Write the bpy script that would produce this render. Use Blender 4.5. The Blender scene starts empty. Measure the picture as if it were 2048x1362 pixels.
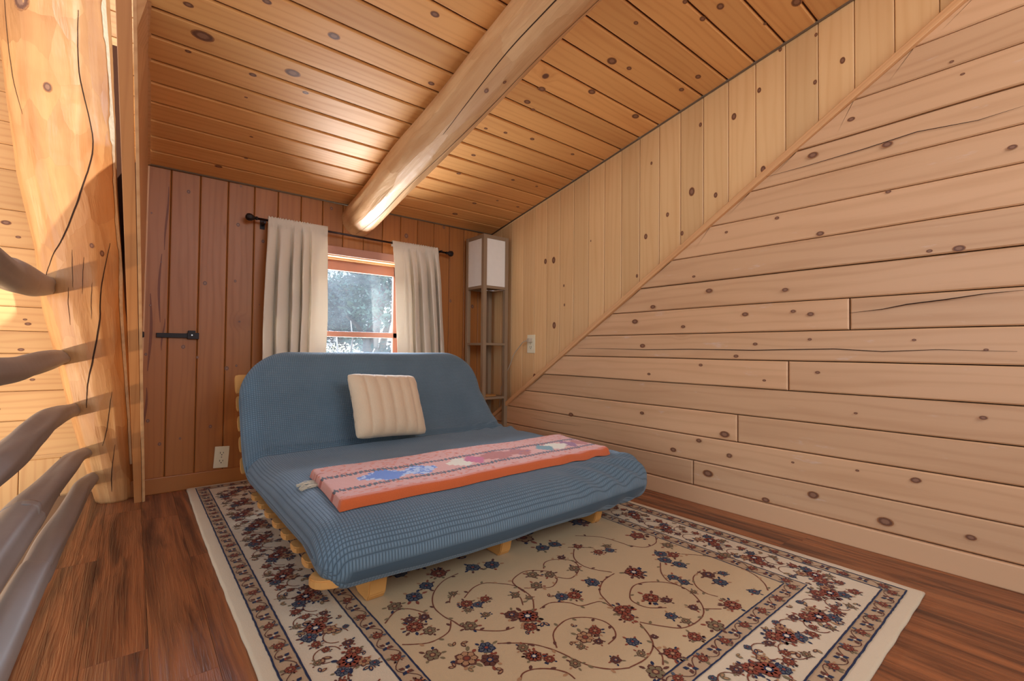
import bpy, bmesh, math, random
from mathutils import Vector, Matrix, noise
random.seed(7)
SC = bpy.context.scene
# ---------------------------------------------------------------- camera
cam_d = bpy.data.cameras.new('camera'); cam = bpy.data.objects.new('camera', cam_d)
SC.collection.objects.link(cam); SC.camera = cam
CX, CY, CZ = 0.0, 0.0, 0.72
M3 = Matrix(((0.7740, -0.0076, -0.6331), (-0.6331, -0.0114, -0.7740), (0.0, 1.0, 0.0)))
p_, y_, r_ = -.02046, .68531, .00955
def _rot():
    B = Matrix(((1,0,0),(0,0,-1),(0,1,0)))
    Rz = Matrix(((math.cos(y_),-math.sin(y_),0),(math.sin(y_),math.cos(y_),0),(0,0,1)))
    Rx = Matrix(((1,0,0),(0,math.cos(p_),-math.sin(p_)),(0,math.sin(p_),math.cos(p_))))
    Rr = Matrix(((math.cos(r_),-math.sin(r_),0),(math.sin(r_),math.cos(r_),0),(0,0,1)))
    return Rr @ Rx @ B @ Rz
_R = _rot()
right, down, fwd = _R[0], _R[1], _R[2]
cm = Matrix((( right.x, -down.x, -fwd.x, CX), (right.y, -down.y, -fwd.y, CY), (right.z, -down.z, -fwd.z, CZ), (0,0,0,1)))
cam.matrix_world = cm
cam_d.sensor_width = 36.0; cam_d.sensor_fit = 'HORIZONTAL'; cam_d.lens = 927.5*36/2048
cam_d.clip_start = 0.02; cam_d.clip_end = 200
# ---------------------------------------------------------------- world, sun, lamps, exposure
w = bpy.data.worlds.new('sky'); SC.world = w; w.use_nodes = True
nt = w.node_tree; nt.nodes.clear()
wo = nt.nodes.new('ShaderNodeOutputWorld'); bg = nt.nodes.new('ShaderNodeBackground')
tc = nt.nodes.new('ShaderNodeTexCoord'); sx = nt.nodes.new('ShaderNodeSeparateXYZ'); cr = nt.nodes.new('ShaderNodeValToRGB')
mp = nt.nodes.new('ShaderNodeMapRange'); mp.inputs['From Min'].default_value = -1; mp.inputs['From Max'].default_value = 1
nt.links.new(tc.outputs['Generated'], sx.inputs[0]); nt.links.new(sx.outputs['Z'], mp.inputs['Value']); nt.links.new(mp.outputs[0], cr.inputs[0])
e = cr.color_ramp.elements
e[0].position = 0.0; e[0].color = (0.62, 0.52, 0.42, 1)
e[1].position = 1.0; e[1].color = (0.42, 0.62, 1.0, 1)
a = e.new(0.47); a.color = (0.70, 0.60, 0.50, 1)
a = e.new(0.52); a.color = (0.95, 0.97, 1.0, 1)
a = e.new(0.7); a.color = (0.66, 0.80, 1.0, 1)
nt.links.new(cr.outputs[0], bg.inputs['Color']); bg.inputs['Strength'].default_value = .98
nt.links.new(bg.outputs[0], wo.inputs[0])

def lamp(name, kind, loc, target, energy, color, **kw):
    d = bpy.data.lights.new(name, kind); o = bpy.data.objects.new(name, d); SC.collection.objects.link(o)
    o.location = loc; dv = Vector(target) - Vector(loc)
    o.rotation_euler = dv.to_track_quat('-Z', 'Y').to_euler()
    d.energy = energy; d.color = color
    for k, v in kw.items(): setattr(d, k, v)
    return o
# the sun, high behind the house: it lights the trees outside
lamp('sun', 'SUN', (0, -6, 8), (-2.0, 0, 3.0), 5.0, (1, .95, .87), angle=math.radians(1.0))
# added spot for an assumed sun reflection: warm low light from the open great room on the left, thrown up through the railing
lamp('assumed_bounce_spot', 'SPOT', (-2.7, 0.55, -0.15), (-.95, 2.9, 0.95), 460, (1, .83, .62), shadow_soft_size=.05, spot_size=math.radians(46), spot_blend=.7)
# added area lamps for daylight at the window: sky above, assumed ground bounce below
lamp('added_window_sky_light', 'AREA', (1.3, 5.4, 2.75), (1.1, 2.0, 0.6), 2000, (.78, .88, 1), shape='RECTANGLE', size=3.6, size_y=1.7)
lamp('assumed_ground_bounce_light', 'AREA', (1.12, 3.72, 0.26), (1.0, 2.3, 1.6), 155, (1, .95, .88), shape='RECTANGLE', size=1.3, size_y=.6)
lamp('great_room_fill_light', 'AREA', (-4.2, 0.9, 1.1), (0.6, 1.8, 0.5), 60, (.72, .85, 1), shape='RECTANGLE', size=1.6, size_y=1.8)  # added area lamp boosting cool light from the open left side, no window built
# added cool fill lamp behind the camera, where no window is built
lamp('rear_fill_light', 'AREA', (0.9, -1.7, 2.0), (1.0, 1.3, 0.2), 42, (.80, .88, 1.0), shape='RECTANGLE', size=1.8, size_y=.9)
SC.view_settings.view_transform = 'Standard'; SC.view_settings.look = 'None'
SC.view_settings.gamma = 1; SC.view_settings.use_curve_mapping = False
SC.view_settings.exposure = 0.0
# ---------------------------------------------------------------- helpers
D, W, W2, PM, Z0 = 2.874, 2.1025, 2.135, .2056, 1.611
def ceil_z(y): return Z0 + PM*(D - y)
def srgb(r, g, b):
    f = lambda c: (c/255/12.92) if c/255 <= .04045 else ((c/255+.055)/1.055)**2.4
    return (f(r), f(g), f(b), 1)
def obj(name, bm, mats, parent=None, smooth=False, loc=None):
    me = bpy.data.meshes.new(name); bm.to_mesh(me); bm.free()
    if not isinstance(mats, (list, tuple)): mats = [mats]
    for m in mats: me.materials.append(m)
    if smooth:
        for p in me.polygons: p.use_smooth = True
    o = bpy.data.objects.new(name, me); SC.collection.objects.link(o)
    if parent: o.parent = parent
    return o
def tag(o, label=None, cat=None, group=None, kind=None):
    if label: o['label'] = label
    if cat: o['category'] = cat
    if group: o['group'] = group
    if kind: o['kind'] = kind
    return o
def thing(name, label, cat, loc=(0,0,0), rot=(0,0,0), group=None):
    o = bpy.data.objects.new(name, None); SC.collection.objects.link(o)
    o.location = loc; o.rotation_euler = rot; o.empty_display_size = .05
    return tag(o, label, cat, group)
def struct(o, label=None, cat='room'): 
    o['kind'] = 'structure'
    if label: o['label'] = label; o['category'] = cat
    return o
def mod(o, t, **k):
    m = o.modifiers.new(t.lower(), t)
    for a, v in k.items(): setattr(m, a, v)
    return m
def box(bm, lo, hi, bev=0, mi=0, rot=None, pivot=None):
    vs = [bm.verts.new((x, y, z)) for x in (lo[0], hi[0]) for y in (lo[1], hi[1]) for z in (lo[2], hi[2])]
    F = [(0,1,3,2),(4,6,7,5),(0,4,5,1),(2,3,7,6),(0,2,6,4),(1,5,7,3)]
    fs = [bm.faces.new([vs[i] for i in f]) for f in F]
    for f in fs: f.material_index = mi
    if bev:
        es = list({e for f in fs for e in f.edges})
        r = bmesh.ops.bevel(bm, geom=es, offset=bev, segments=2, affect='EDGES', profile=.6)
        vs = list({v for f in r['faces'] for v in f.verts} | {v for v in vs if v.is_valid})
        for f in r['faces']: f.material_index = mi
    if rot is not None:
        bmesh.ops.rotate(bm, cent=pivot or (0,0,0), matrix=rot, verts=[v for v in vs if v.is_valid])
    return vs
def tube(bm, pts, rad, n=10, mi=0, cap=True, wob=0, seed=0, wstep=.35):
    uvl = bm.loops.layers.uv.verify(); acc = 0
    pts = [Vector(p) for p in pts]; rings = []
    for i, p in enumerate(pts):
        t = (pts[min(i+1, len(pts)-1)] - pts[max(i-1, 0)]).normalized()
        up = Vector((0,0,1)) if abs(t.z) < .9 else Vector((1,0,0))
        a = t.cross(up).normalized(); b = a.cross(t).normalized()
        r = rad[i] if isinstance(rad, (list, tuple)) else rad
        ring = []
        for k in range(n):
            th = 2*math.pi*k/n
            rr = r*(1 + wob*noise.noise(Vector((math.cos(th)*1.6, math.sin(th)*1.6, i*wstep+seed))))
            ring.append(bm.verts.new(p + a*math.cos(th)*rr + b*math.sin(th)*rr))
        rings.append(ring)
    for i in range(len(rings)-1):
        for k in range(n):
            f = bm.faces.new((rings[i][k], rings[i][(k+1)%n], rings[i+1][(k+1)%n], rings[i+1][k])); f.material_index = mi; f.smooth = True
            r_ = (rad[i] if isinstance(rad, (list, tuple)) else rad)*6.28/n; L_ = (pts[i+1]-pts[i]).length
            for l, (aa, bb) in zip(f.loops, ((0,k),(0,k+1),(1,k+1),(1,k))): l[uvl].uv = (acc+aa*L_, bb*.012 if r_ > .006 else bb*r_)
        acc += (pts[i+1]-pts[i]).length
    if cap:
        for r in (rings[0][::-1], rings[-1]):
            f = bm.faces.new(r); f.material_index = mi
    return rings
def resample(pts, n):
    pts = [Vector(p) for p in pts]; out = []
    m = len(pts)-1
    for i in range(n):
        t = i/(n-1)*m; k = min(int(t), m-1); f = t-k
        p0 = pts[max(k-1,0)]; p1 = pts[k]; p2 = pts[k+1]; p3 = pts[min(k+2,m)]
        out.append(.5*((2*p1) + (p2-p0)*f + (2*p0-5*p1+4*p2-p3)*f*f + (-p0+3*p1-3*p2+p3)*f**3))
    return out
# ---------------------------------------------------------------- materials
class NT:
    def __init__(s, name):
        s.m = bpy.data.materials.new(name); s.m.use_nodes = True; s.t = s.m.node_tree; s.t.nodes.clear()
        s.out = s.n('ShaderNodeOutputMaterial'); s.b = s.n('ShaderNodeBsdfPrincipled'); s.l(s.b.outputs[0], s.out.inputs[0])
    def n(s, t, **k):
        x = s.t.nodes.new(t)
        for a, v in k.items(): setattr(x, a, v)
        return x
    def l(s, a, b): s.t.links.new(a, b)
    def math(s, op, a, b=None, c=None, clamp=False):
        x = s.n('ShaderNodeMath', operation=op, use_clamp=clamp)
        for i, v in enumerate((a, b, c)):
            if v is None: continue
            if isinstance(v, (int, float)): x.inputs[i].default_value = v
            else: s.l(v, x.inputs[i])
        return x.outputs[0]
    def mix(s, f, a, b, bt='MIX'):
        x = s.n('ShaderNodeMix', data_type='RGBA', blend_type=bt)
        for i, v in ((0, f), (6, a), (7, b)):
            if isinstance(v, (int, float)): x.inputs[i].default_value = v
            elif isinstance(v, tuple): x.inputs[i].default_value = v
            else: s.l(v, x.inputs[i])
        return x.outputs[2]
    def comb(s, a, b, c):
        x = s.n('ShaderNodeCombineXYZ')
        for i, v in enumerate((a, b, c)):
            if isinstance(v, (int, float)): x.inputs[i].default_value = v
            else: s.l(v, x.inputs[i])
        return x.outputs[0]
    def noise(s, vec, scale=1, detail=2, rough=.5, dist=0):
        x = s.n('ShaderNodeTexNoise'); x.inputs['Scale'].default_value = scale; x.inputs['Detail'].default_value = detail
        x.inputs['Roughness'].default_value = rough; x.inputs['Distortion'].default_value = dist
        s.l(vec, x.inputs['Vector']); return x.outputs['Fac']
    def ramp(s, f, lo, hi):
        x = s.n('ShaderNodeMapRange', interpolation_type='SMOOTHSTEP'); x.inputs['From Min'].default_value = lo; x.inputs['From Max'].default_value = hi
        s.l(f, x.inputs['Value']); return x.outputs[0]
    def bump(s, h, strength=.3, dist=.002):
        x = s.n('ShaderNodeBump'); x.inputs['Strength'].default_value = strength; x.inputs['Distance'].default_value = dist
        s.l(h, x.inputs['Height']); s.l(x.outputs[0], s.b.inputs['Normal']); return x
def plain(name, col, rough=.6, metal=0, var=.06, nscale=30, spec=.4, bump=0, sheen=0):
    q = NT(name); tcn = q.n('ShaderNodeTexCoord'); nz = q.noise(tcn.outputs['Object'], nscale, 3)
    c2 = tuple(min(1, c*(1-var*3)) for c in col[:3]) + (1,)
    q.l(q.mix(nz, c2, tuple(min(1, c*(1+var)) for c in col[:3]) + (1,)), q.b.inputs['Base Color'])
    q.b.inputs['Roughness'].default_value = rough; q.b.inputs['Metallic'].default_value = metal
    q.b.inputs['Specular IOR Level'].default_value = spec
    if sheen: q.b.inputs['Sheen Weight'].default_value = sheen
    if bump: q.bump(nz, bump, .003)
    return q.m
def wood(name, light, dark, knot=(0.16,.06,.03,1), rough=.45, freq=95, ringamt=.45, knots=.25, var=.22, spec=.4, streak=.25, wear=0, cell=3.2):
    q = NT(name)
    uv = q.n('ShaderNodeUVMap'); uv.uv_map = 'UVMap'; sp = q.n('ShaderNodeSeparateXYZ'); q.l(uv.outputs[0], sp.inputs[0])
    at = q.n('ShaderNodeAttribute'); at.attribute_name = 'pid'; pid = at.outputs['Fac']
    u, v = sp.outputs[0], sp.outputs[1]
    off = q.math('MULTIPLY', pid, 41.7)
    # knots: 2-D voronoi
    kv = q.comb(q.math('ADD', u, off), q.math('ADD', v, q.math('MULTIPLY', pid, 13.3)), 0)
    vo = q.n('ShaderNodeTexVoronoi', voronoi_dimensions='2D'); vo.inputs['Scale'].default_value = cell; q.l(kv, vo.inputs['Vector'])
    d = vo.outputs['Distance']; sc = q.n('ShaderNodeSeparateColor'); q.l(vo.outputs['Color'], sc.inputs[0])
    on = q.math('LESS_THAN', sc.outputs[0], knots)
    infl = q.math('MULTIPLY', on, q.math('SUBTRACT', 1, q.ramp(d, .02, .22)))
    n1 = q.noise(q.comb(q.math('MULTIPLY', q.math('ADD', u, off), 1.1), q.math('MULTIPLY', v, 9), off), 1, 2, .5)
    ph = q.math('ADD', q.math('MULTIPLY', v, freq), q.math('ADD', q.math('MULTIPLY', n1, 9), q.math('MULTIPLY', infl, 3.5)))
    ring = q.math('POWER', q.math('ADD', .5, q.math('MULTIPLY', q.math('SINE', q.math('MULTIPLY', ph, 2.2)), .5)), 3)
    fine = q.noise(q.comb(q.math('MULTIPLY', q.math('ADD', u, off), 5), q.math('MULTIPLY', v, 380), off), 1, 3, .6)
    n3 = q.noise(q.comb(q.math('MULTIPLY', q.math('ADD', u, off), 1.6), q.math('MULTIPLY', v, 14), q.math('ADD', off, 5)), 1, 3, .55)
    f = q.math('ADD', q.math('MULTIPLY', ring, ringamt), q.math('ADD', q.math('MULTIPLY', q.math('SUBTRACT', fine, .5), streak), q.math('MULTIPLY', q.math('SUBTRACT', n3, .45), .9)), clamp=True)
    c = q.mix(f, light, dark)
    wn = q.n('ShaderNodeTexWhiteNoise', noise_dimensions='1D'); q.l(pid, wn.inputs['W'])
    br = q.math('ADD', 1-var/2, q.math('MULTIPLY', wn.outputs['Value'], var))
    hs = q.n('ShaderNodeHueSaturation'); q.l(c, hs.inputs['Color']); q.l(br, hs.inputs['Value'])
    c = hs.outputs[0]
    halo = q.math('MULTIPLY', infl, .35)
    c = q.mix(halo, c, dark)
    kr = q.math('ADD', .012, q.math('MULTIPLY', sc.outputs[1], .035))
    kd = q.math('DIVIDE', d, kr)
    km = q.math('MULTIPLY', on, q.math('SUBTRACT', 1, q.ramp(kd, .8, 1.25)))
    c = q.mix(km, c, knot)
    if wear:
        wz = q.noise(q.comb(q.math('MULTIPLY', u, 5), q.math('MULTIPLY', v, 18), 3), 1, 4, .7)
        c = q.mix(q.math('MULTIPLY', q.ramp(wz, .62, .75), wear), c, (.72,.62,.55,1))
    q.l(c, q.b.inputs['Base Color'])
    q.l(q.math('ADD', rough, q.math('MULTIPLY', f, .12)), q.b.inputs['Roughness'])
    q.b.inputs['Specular IOR Level'].default_value = spec
    q.bump(q.math('SUBTRACT', 1, f), .12, .001)
    return q.m
MAT = {}
MAT['ceiling'] = wood('honey pine ceiling boards', srgb(226,168,102), srgb(194,124,62), rough=.52, spec=.5, knots=.04, ringamt=.25)
MAT['backwall'] = wood('amber pine wall boards', srgb(168,104,48), srgb(128,72,30), rough=.42, knots=.05, ringamt=.2)
MAT['upwall'] = wood('pale pine wall boards', srgb(226,184,130), srgb(208,156,100), rough=.42, knots=.03, ringamt=.25)
MAT['logwall'] = wood('weathered pine wall planks', srgb(212,168,126), srgb(182,134,92), rough=.42, knots=.03, ringamt=.25, wear=.35, freq=60)
MAT['farwall'] = wood('sunlit pine boards', srgb(216,168,112), srgb(190,132,82), rough=.5, knots=.2, ringamt=.35)
MAT['trim'] = wood('pine trim', srgb(200,135,80), srgb(165,98,52), rough=.4, knots=0, ringamt=.3, var=.1)
MAT['trimpale'] = wood('pale pine trim', srgb(222,170,118), srgb(190,130,80), rough=.4, knots=0, ringamt=.3, var=.1)
MAT['futonwood'] = wood('blond varnished futon pine', srgb(208,150,82), srgb(172,110,54), rough=.4, knots=.1, ringamt=.3, var=.1)
MAT['lampwood'] = wood('weathered grey brown lamp wood', srgb(146,120,92), srgb(98,76,56), rough=.6, knots=0, ringamt=.3, var=.1)
MAT['groove'] = plain('dark groove', srgb(78,42,20), .9)
MAT['caulk'] = plain('grey caulk line', srgb(120,100,78), .9)
MAT['knotwood'] = None
q = NT('pine knot'); uvn = q.n('ShaderNodeUVMap'); uvn.uv_map = 'UVMap'
ln = q.n('ShaderNodeVectorMath', operation='LENGTH'); q.l(uvn.outputs[0], ln.inputs[0])
rr = q.math('ADD', ln.outputs['Value'], q.math('MULTIPLY', q.math('SUBTRACT', q.noise(uvn.outputs[0], 4, 2), .5), .35))
c = q.mix(q.ramp(rr, .35, .62), srgb(142,100,74), srgb(104,64,42)); c = q.mix(q.ramp(rr, .72, 1.0), c, srgb(165,108,62))
q.l(c, q.b.inputs['Base Color']); q.b.inputs['Roughness'].default_value = .5
MAT['knotwood'] = q.m
MAT['crack'] = plain('dark wood crack', srgb(52,30,16), .95)
MAT['rawedge'] = plain('ragged pale bark edge', srgb(215,192,160), .85, var=.12, nscale=60, bump=.6)
def logmat(name, light, dark, grey=None, facet=None):
    q = NT(name); tcn = q.n('ShaderNodeTexCoord'); sp = q.n('ShaderNodeSeparateXYZ')
    uvn = q.n('ShaderNodeUVMap'); uvn.uv_map = 'UVMap'; q.l(uvn.outputs[0], sp.inputs[0])
    u, v = sp.outputs[0], sp.outputs[1]
    n1 = q.noise(q.comb(q.math('MULTIPLY', u, 2.5), q.math('MULTIPLY', v, 16), 0), 1, 4, .6, .4)
    n2 = q.noise(q.comb(q.math('MULTIPLY', u, 8), q.math('MULTIPLY', v, 160), 0), 1, 3, .6)
    n3 = q.noise(tcn.outputs['Object'], 5, 3, .55)
    f = q.math('ADD', q.math('MULTIPLY', q.ramp(n1, .3, .75), .5), q.math('ADD', q.math('MULTIPLY', n2, .2), q.math('MULTIPLY', q.math('SUBTRACT', n3, .4), .7)), clamp=True)
    c = q.mix(f, light, dark)
    if grey:
        n5 = q.noise(q.comb(q.math('MULTIPLY', u, 1.3), q.math('MULTIPLY', v, 14), 4), 1, 3, .5)
        c = q.mix(q.ramp(n5, .42, .62), c, grey)
    h = q.math('ADD', q.math('MULTIPLY', n1, .5), q.math('MULTIPLY', n2, .3))
    if facet:
        wv = q.comb(q.math('ADD', q.math('MULTIPLY', u, facet[0]), q.math('MULTIPLY', n3, 1.0)), q.math('ADD', q.math('MULTIPLY', v, facet[1]), q.math('MULTIPLY', n1, .8)), 0)
        vo = q.n('ShaderNodeTexVoronoi', voronoi_dimensions='2D'); vo.inputs['Scale'].default_value = 1; vo.inputs['Randomness'].default_value = 1; q.l(wv, vo.inputs['Vector'])
        sc = q.n('ShaderNodeSeparateColor'); q.l(vo.outputs['Color'], sc.inputs[0])
        c = q.mix(q.math('MULTIPLY', sc.outputs[0], .55), c, dark)
        # every facet is a flat cut with its own tilt
        sv = q.n('ShaderNodeVectorMath', operation='SUBTRACT'); q.l(wv, sv.inputs[0]); q.l(vo.outputs['Position'], sv.inputs[1])
        so = q.n('ShaderNodeSeparateXYZ'); q.l(sv.outputs[0], so.inputs[0])
        tilt = q.math('ADD', q.math('MULTIPLY', so.outputs[0], q.math('SUBTRACT', sc.outputs[1], .5)), q.math('MULTIPLY', so.outputs[1], q.math('SUBTRACT', sc.outputs[2], .5)))
        h = q.math('ADD', q.math('MULTIPLY', h, .2), q.math('ADD', q.math('MULTIPLY', tilt, 1.1), q.math('MULTIPLY', vo.outputs['Distance'], .9)))
    q.l(c, q.b.inputs['Base Color']); q.b.inputs['Roughness'].default_value = .5
    if facet: q.bump(h, .75, .012)
    else: q.bump(h, .3, .004)
    return q.m
MAT['postlog'] = logmat('peeled honey log', srgb(214,162,104), srgb(166,106,58), facet=(4.5, 13))
MAT['beamlog'] = logmat('peeled pale log', srgb(230,192,144), srgb(180,126,78), facet=(2.2, 16))
MAT['raillog'] = logmat('sky tinted grey rail log', srgb(176,164,150), srgb(116,102,88), srgb(172,172,178), facet=(5, 26))  # bluish grey streaks put cool skylight into the rail colour
q = NT('dark red brown floor planks')
uvn = q.n('ShaderNodeUVMap'); uvn.uv_map = 'UVMap'; sp = q.n('ShaderNodeSeparateXYZ'); q.l(uvn.outputs[0], sp.inputs[0])
at = q.n('ShaderNodeAttribute'); at.attribute_name = 'pid'; pid = at.outputs['Fac']; off = q.math('MULTIPLY', pid, 31.7)
u, v = sp.outputs[0], sp.outputs[1]
n1 = q.noise(q.comb(q.math('MULTIPLY', q.math('ADD', u, off), 1.6), q.math('MULTIPLY', v, 22), off), 1, 4, .6, .8)
n2 = q.noise(q.comb(q.math('MULTIPLY', q.math('ADD', u, off), 3), q.math('ADD', q.math('MULTIPLY', v, 190), q.math('MULTIPLY', n1, 6)), off), 1, 3, .6, .2)
f = q.math('ADD', q.ramp(n1, .3, .72), q.math('MULTIPLY', q.math('SUBTRACT', n2, .5), .35), clamp=True)
c = q.mix(f, srgb(158,94,54), srgb(72,38,24))
n4 = q.noise(q.comb(q.math('MULTIPLY', q.math('ADD', u, off), 1.0), q.math('MULTIPLY', v, 10), q.math('ADD', off, 9)), 1, 2)
c = q.mix(q.math('MULTIPLY', q.ramp(n4, .5, .75), .6), c, srgb(158,102,64))
q.l(c, q.b.inputs['Base Color'])
q.l(q.math('ADD', .26, q.math('MULTIPLY', n2, .2)), q.b.inputs['Roughness'])
q.bump(n2, .9, .003); MAT['floor'] = q.m
def fabric_waffle():
    q = NT('blue waffle weave cover'); uvn = q.n('ShaderNodeUVMap'); uvn.uv_map = 'UVMap'
    sp = q.n('ShaderNodeSeparateXYZ'); q.l(uvn.outputs[0], sp.inputs[0])
    k = 2*math.pi/.0085
    a = q.math('ABSOLUTE', q.math('SINE', q.math('MULTIPLY', sp.outputs[0], k/2)))
    b = q.math('ABSOLUTE', q.math('SINE', q.math('MULTIPLY', sp.outputs[1], k/2)))
    h = q.math('MINIMUM', q.math('POWER', a, .6), q.math('POWER', b, .6))
    tcn = q.n('ShaderNodeTexCoord'); nz = q.noise(tcn.outputs['Object'], 7, 3)
    c = q.mix(nz, srgb(100,121,132), srgb(120,141,152))
    c = q.mix(q.math('MULTIPLY', q.math('SUBTRACT', 1, h), .75), c, srgb(40,54,64))
    q.l(c, q.b.inputs['Base Color']); q.b.inputs['Roughness'].default_value = .85
    q.b.inputs['Sheen Weight'].default_value = .25; q.b.inputs['Sheen Roughness'].default_value = .4
    q.b.inputs['Sheen Tint'].default_value = (.85,.92,1,1); q.b.inputs['Specular IOR Level'].default_value = .25
    q.bump(h, .8, .0025); return q.m
MAT['waffle'] = fabric_waffle()
def fuzzy(name, col, var=.1, scale=220, bump=.6, sheen=.4, tint=(1,1,1,1)):
    q = NT(name); tcn = q.n('ShaderNodeTexCoord'); nz = q.noise(tcn.outputs['Object'], scale, 3, .7); n2 = q.noise(tcn.outputs['Object'], 14, 3)
    lo = tuple(c*(1-var*2) for c in col[:3]) + (1,)
    q.l(q.mix(q.math('ADD', q.math('MULTIPLY', nz, .6), q.math('MULTIPLY', n2, .5), clamp=True), lo, col), q.b.inputs['Base Color'])
    q.b.inputs['Roughness'].default_value = .95; q.b.inputs['Specular IOR Level'].default_value = .1
    q.b.inputs['Sheen Weight'].default_value = sheen; q.b.inputs['Sheen Tint'].default_value = tint
    q.bump(nz, bump, .003); return q.m
MAT['pillow'] = fuzzy('cream plush', srgb(224,196,160), .08)
for k_, col in dict(field=(198,170,128), band=(182,152,116), outer=(210,190,158), navy=(34,40,66), rust=(138,66,42), brown=(96,54,40), tan=(172,128,88), green=(122,104,72), vine=(118,64,42), cream=(216,198,168), blue=(82,84,90)).items():
    MAT['rug_'+k_] = fuzzy('rug wool '+k_, srgb(*col), .06, 260, .3, .08)
for k_, col in dict(orange=(216,104,52), skylit_orange=(216,146,124), black=(38,28,40), blue=(66,112,190), light=(176,190,214), magenta=(196,60,100), cream=(226,210,180), teal=(90,130,130), rust=(178,72,38), purple=(140,50,90)).items():  # paler top tone paints skylight onto the orange wool
    MAT['bl_'+k_] = fuzzy('blanket wool '+k_, srgb(*col), .1, 320, .8, .35)
q = NT('cream curtain cloth'); tcn = q.n('ShaderNodeTexCoord'); nz = q.noise(tcn.outputs['Object'], 400, 2)
q.b.inputs['Base Color'].default_value = srgb(232,220,200); q.b.inputs['Roughness'].default_value = .85
q.bump(nz, .15, .001)
tr = q.n('ShaderNodeBsdfTranslucent'); tr.inputs[0].default_value = srgb(232,222,206); ms = q.n('ShaderNodeMixShader'); ms.inputs[0].default_value = .2
q.l(q.b.outputs[0], ms.inputs[1]); q.l(tr.outputs[0], ms.inputs[2]); q.l(ms.outputs[0], q.out.inputs[0]); MAT['curtain'] = q.m
MAT['black'] = plain('black iron', srgb(38,28,26), .5, .3)
MAT['rodmetal'] = plain('dark polished rod', srgb(60,46,44), .22, .8)
MAT['shade'] = plain('white paper shade', srgb(236,230,218), .8, var=.02)
MAT['plate'] = plain('ivory outlet plastic', srgb(232,222,190), .35, var=.01)
MAT['slot'] = plain('dark outlet slot', srgb(40,30,24), .6)
MAT['cord'] = plain('clear lamp cord', srgb(196,180,156), .3)
MAT['chrome'] = plain('bright steel screw', srgb(210,205,200), .25, .9)
MAT['sash'] = plain('pinkish brown painted sash', srgb(176,124,104), .55, var=.03)
MAT['bark'] = plain('grey blue bark', srgb(96,92,88), .9, var=.15, nscale=12, bump=.6)
MAT['leaf'] = plain('hazy blue green leaves', srgb(96,132,122), .7, var=.2, nscale=2.5)  # bluish tone paints outdoor haze into the leaf colour
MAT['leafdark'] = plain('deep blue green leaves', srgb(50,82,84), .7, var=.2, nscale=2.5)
MAT['leafpale'] = plain('pale dry leaves', srgb(206,200,170), .7, var=.12, nscale=3)
MAT['ground'] = plain('dry pale ground', srgb(190,178,150), .95, var=.15, nscale=1.2)
q = NT('dusty window glass'); q.t.nodes.remove(q.b)
tp = q.n('ShaderNodeBsdfTransparent'); tp.inputs[0].default_value = (.93,.96,1,1); gl = q.n('ShaderNodeBsdfGlossy'); gl.inputs['Roughness'].default_value = .03
df = q.n('ShaderNodeBsdfTranslucent'); df.inputs[0].default_value = (.72,.84,.95,1)
tcn = q.n('ShaderNodeTexCoord'); nz = q.noise(tcn.outputs['Object'], 6, 3)
m1 = q.n('ShaderNodeMixShader'); q.l(q.math('ADD', .006, q.math('MULTIPLY', q.ramp(nz, .3, .8), .008)), m1.inputs[0]); q.l(tp.outputs[0], m1.inputs[1]); q.l(df.outputs[0], m1.inputs[2])
m2 = q.n('ShaderNodeMixShader'); m2.inputs[0].default_value = .05; q.l(m1.outputs[0], m2.inputs[1]); q.l(gl.outputs[0], m2.inputs[2]); q.l(m2.outputs[0], q.out.inputs[0])
MAT['glass'] = q.m
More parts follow.
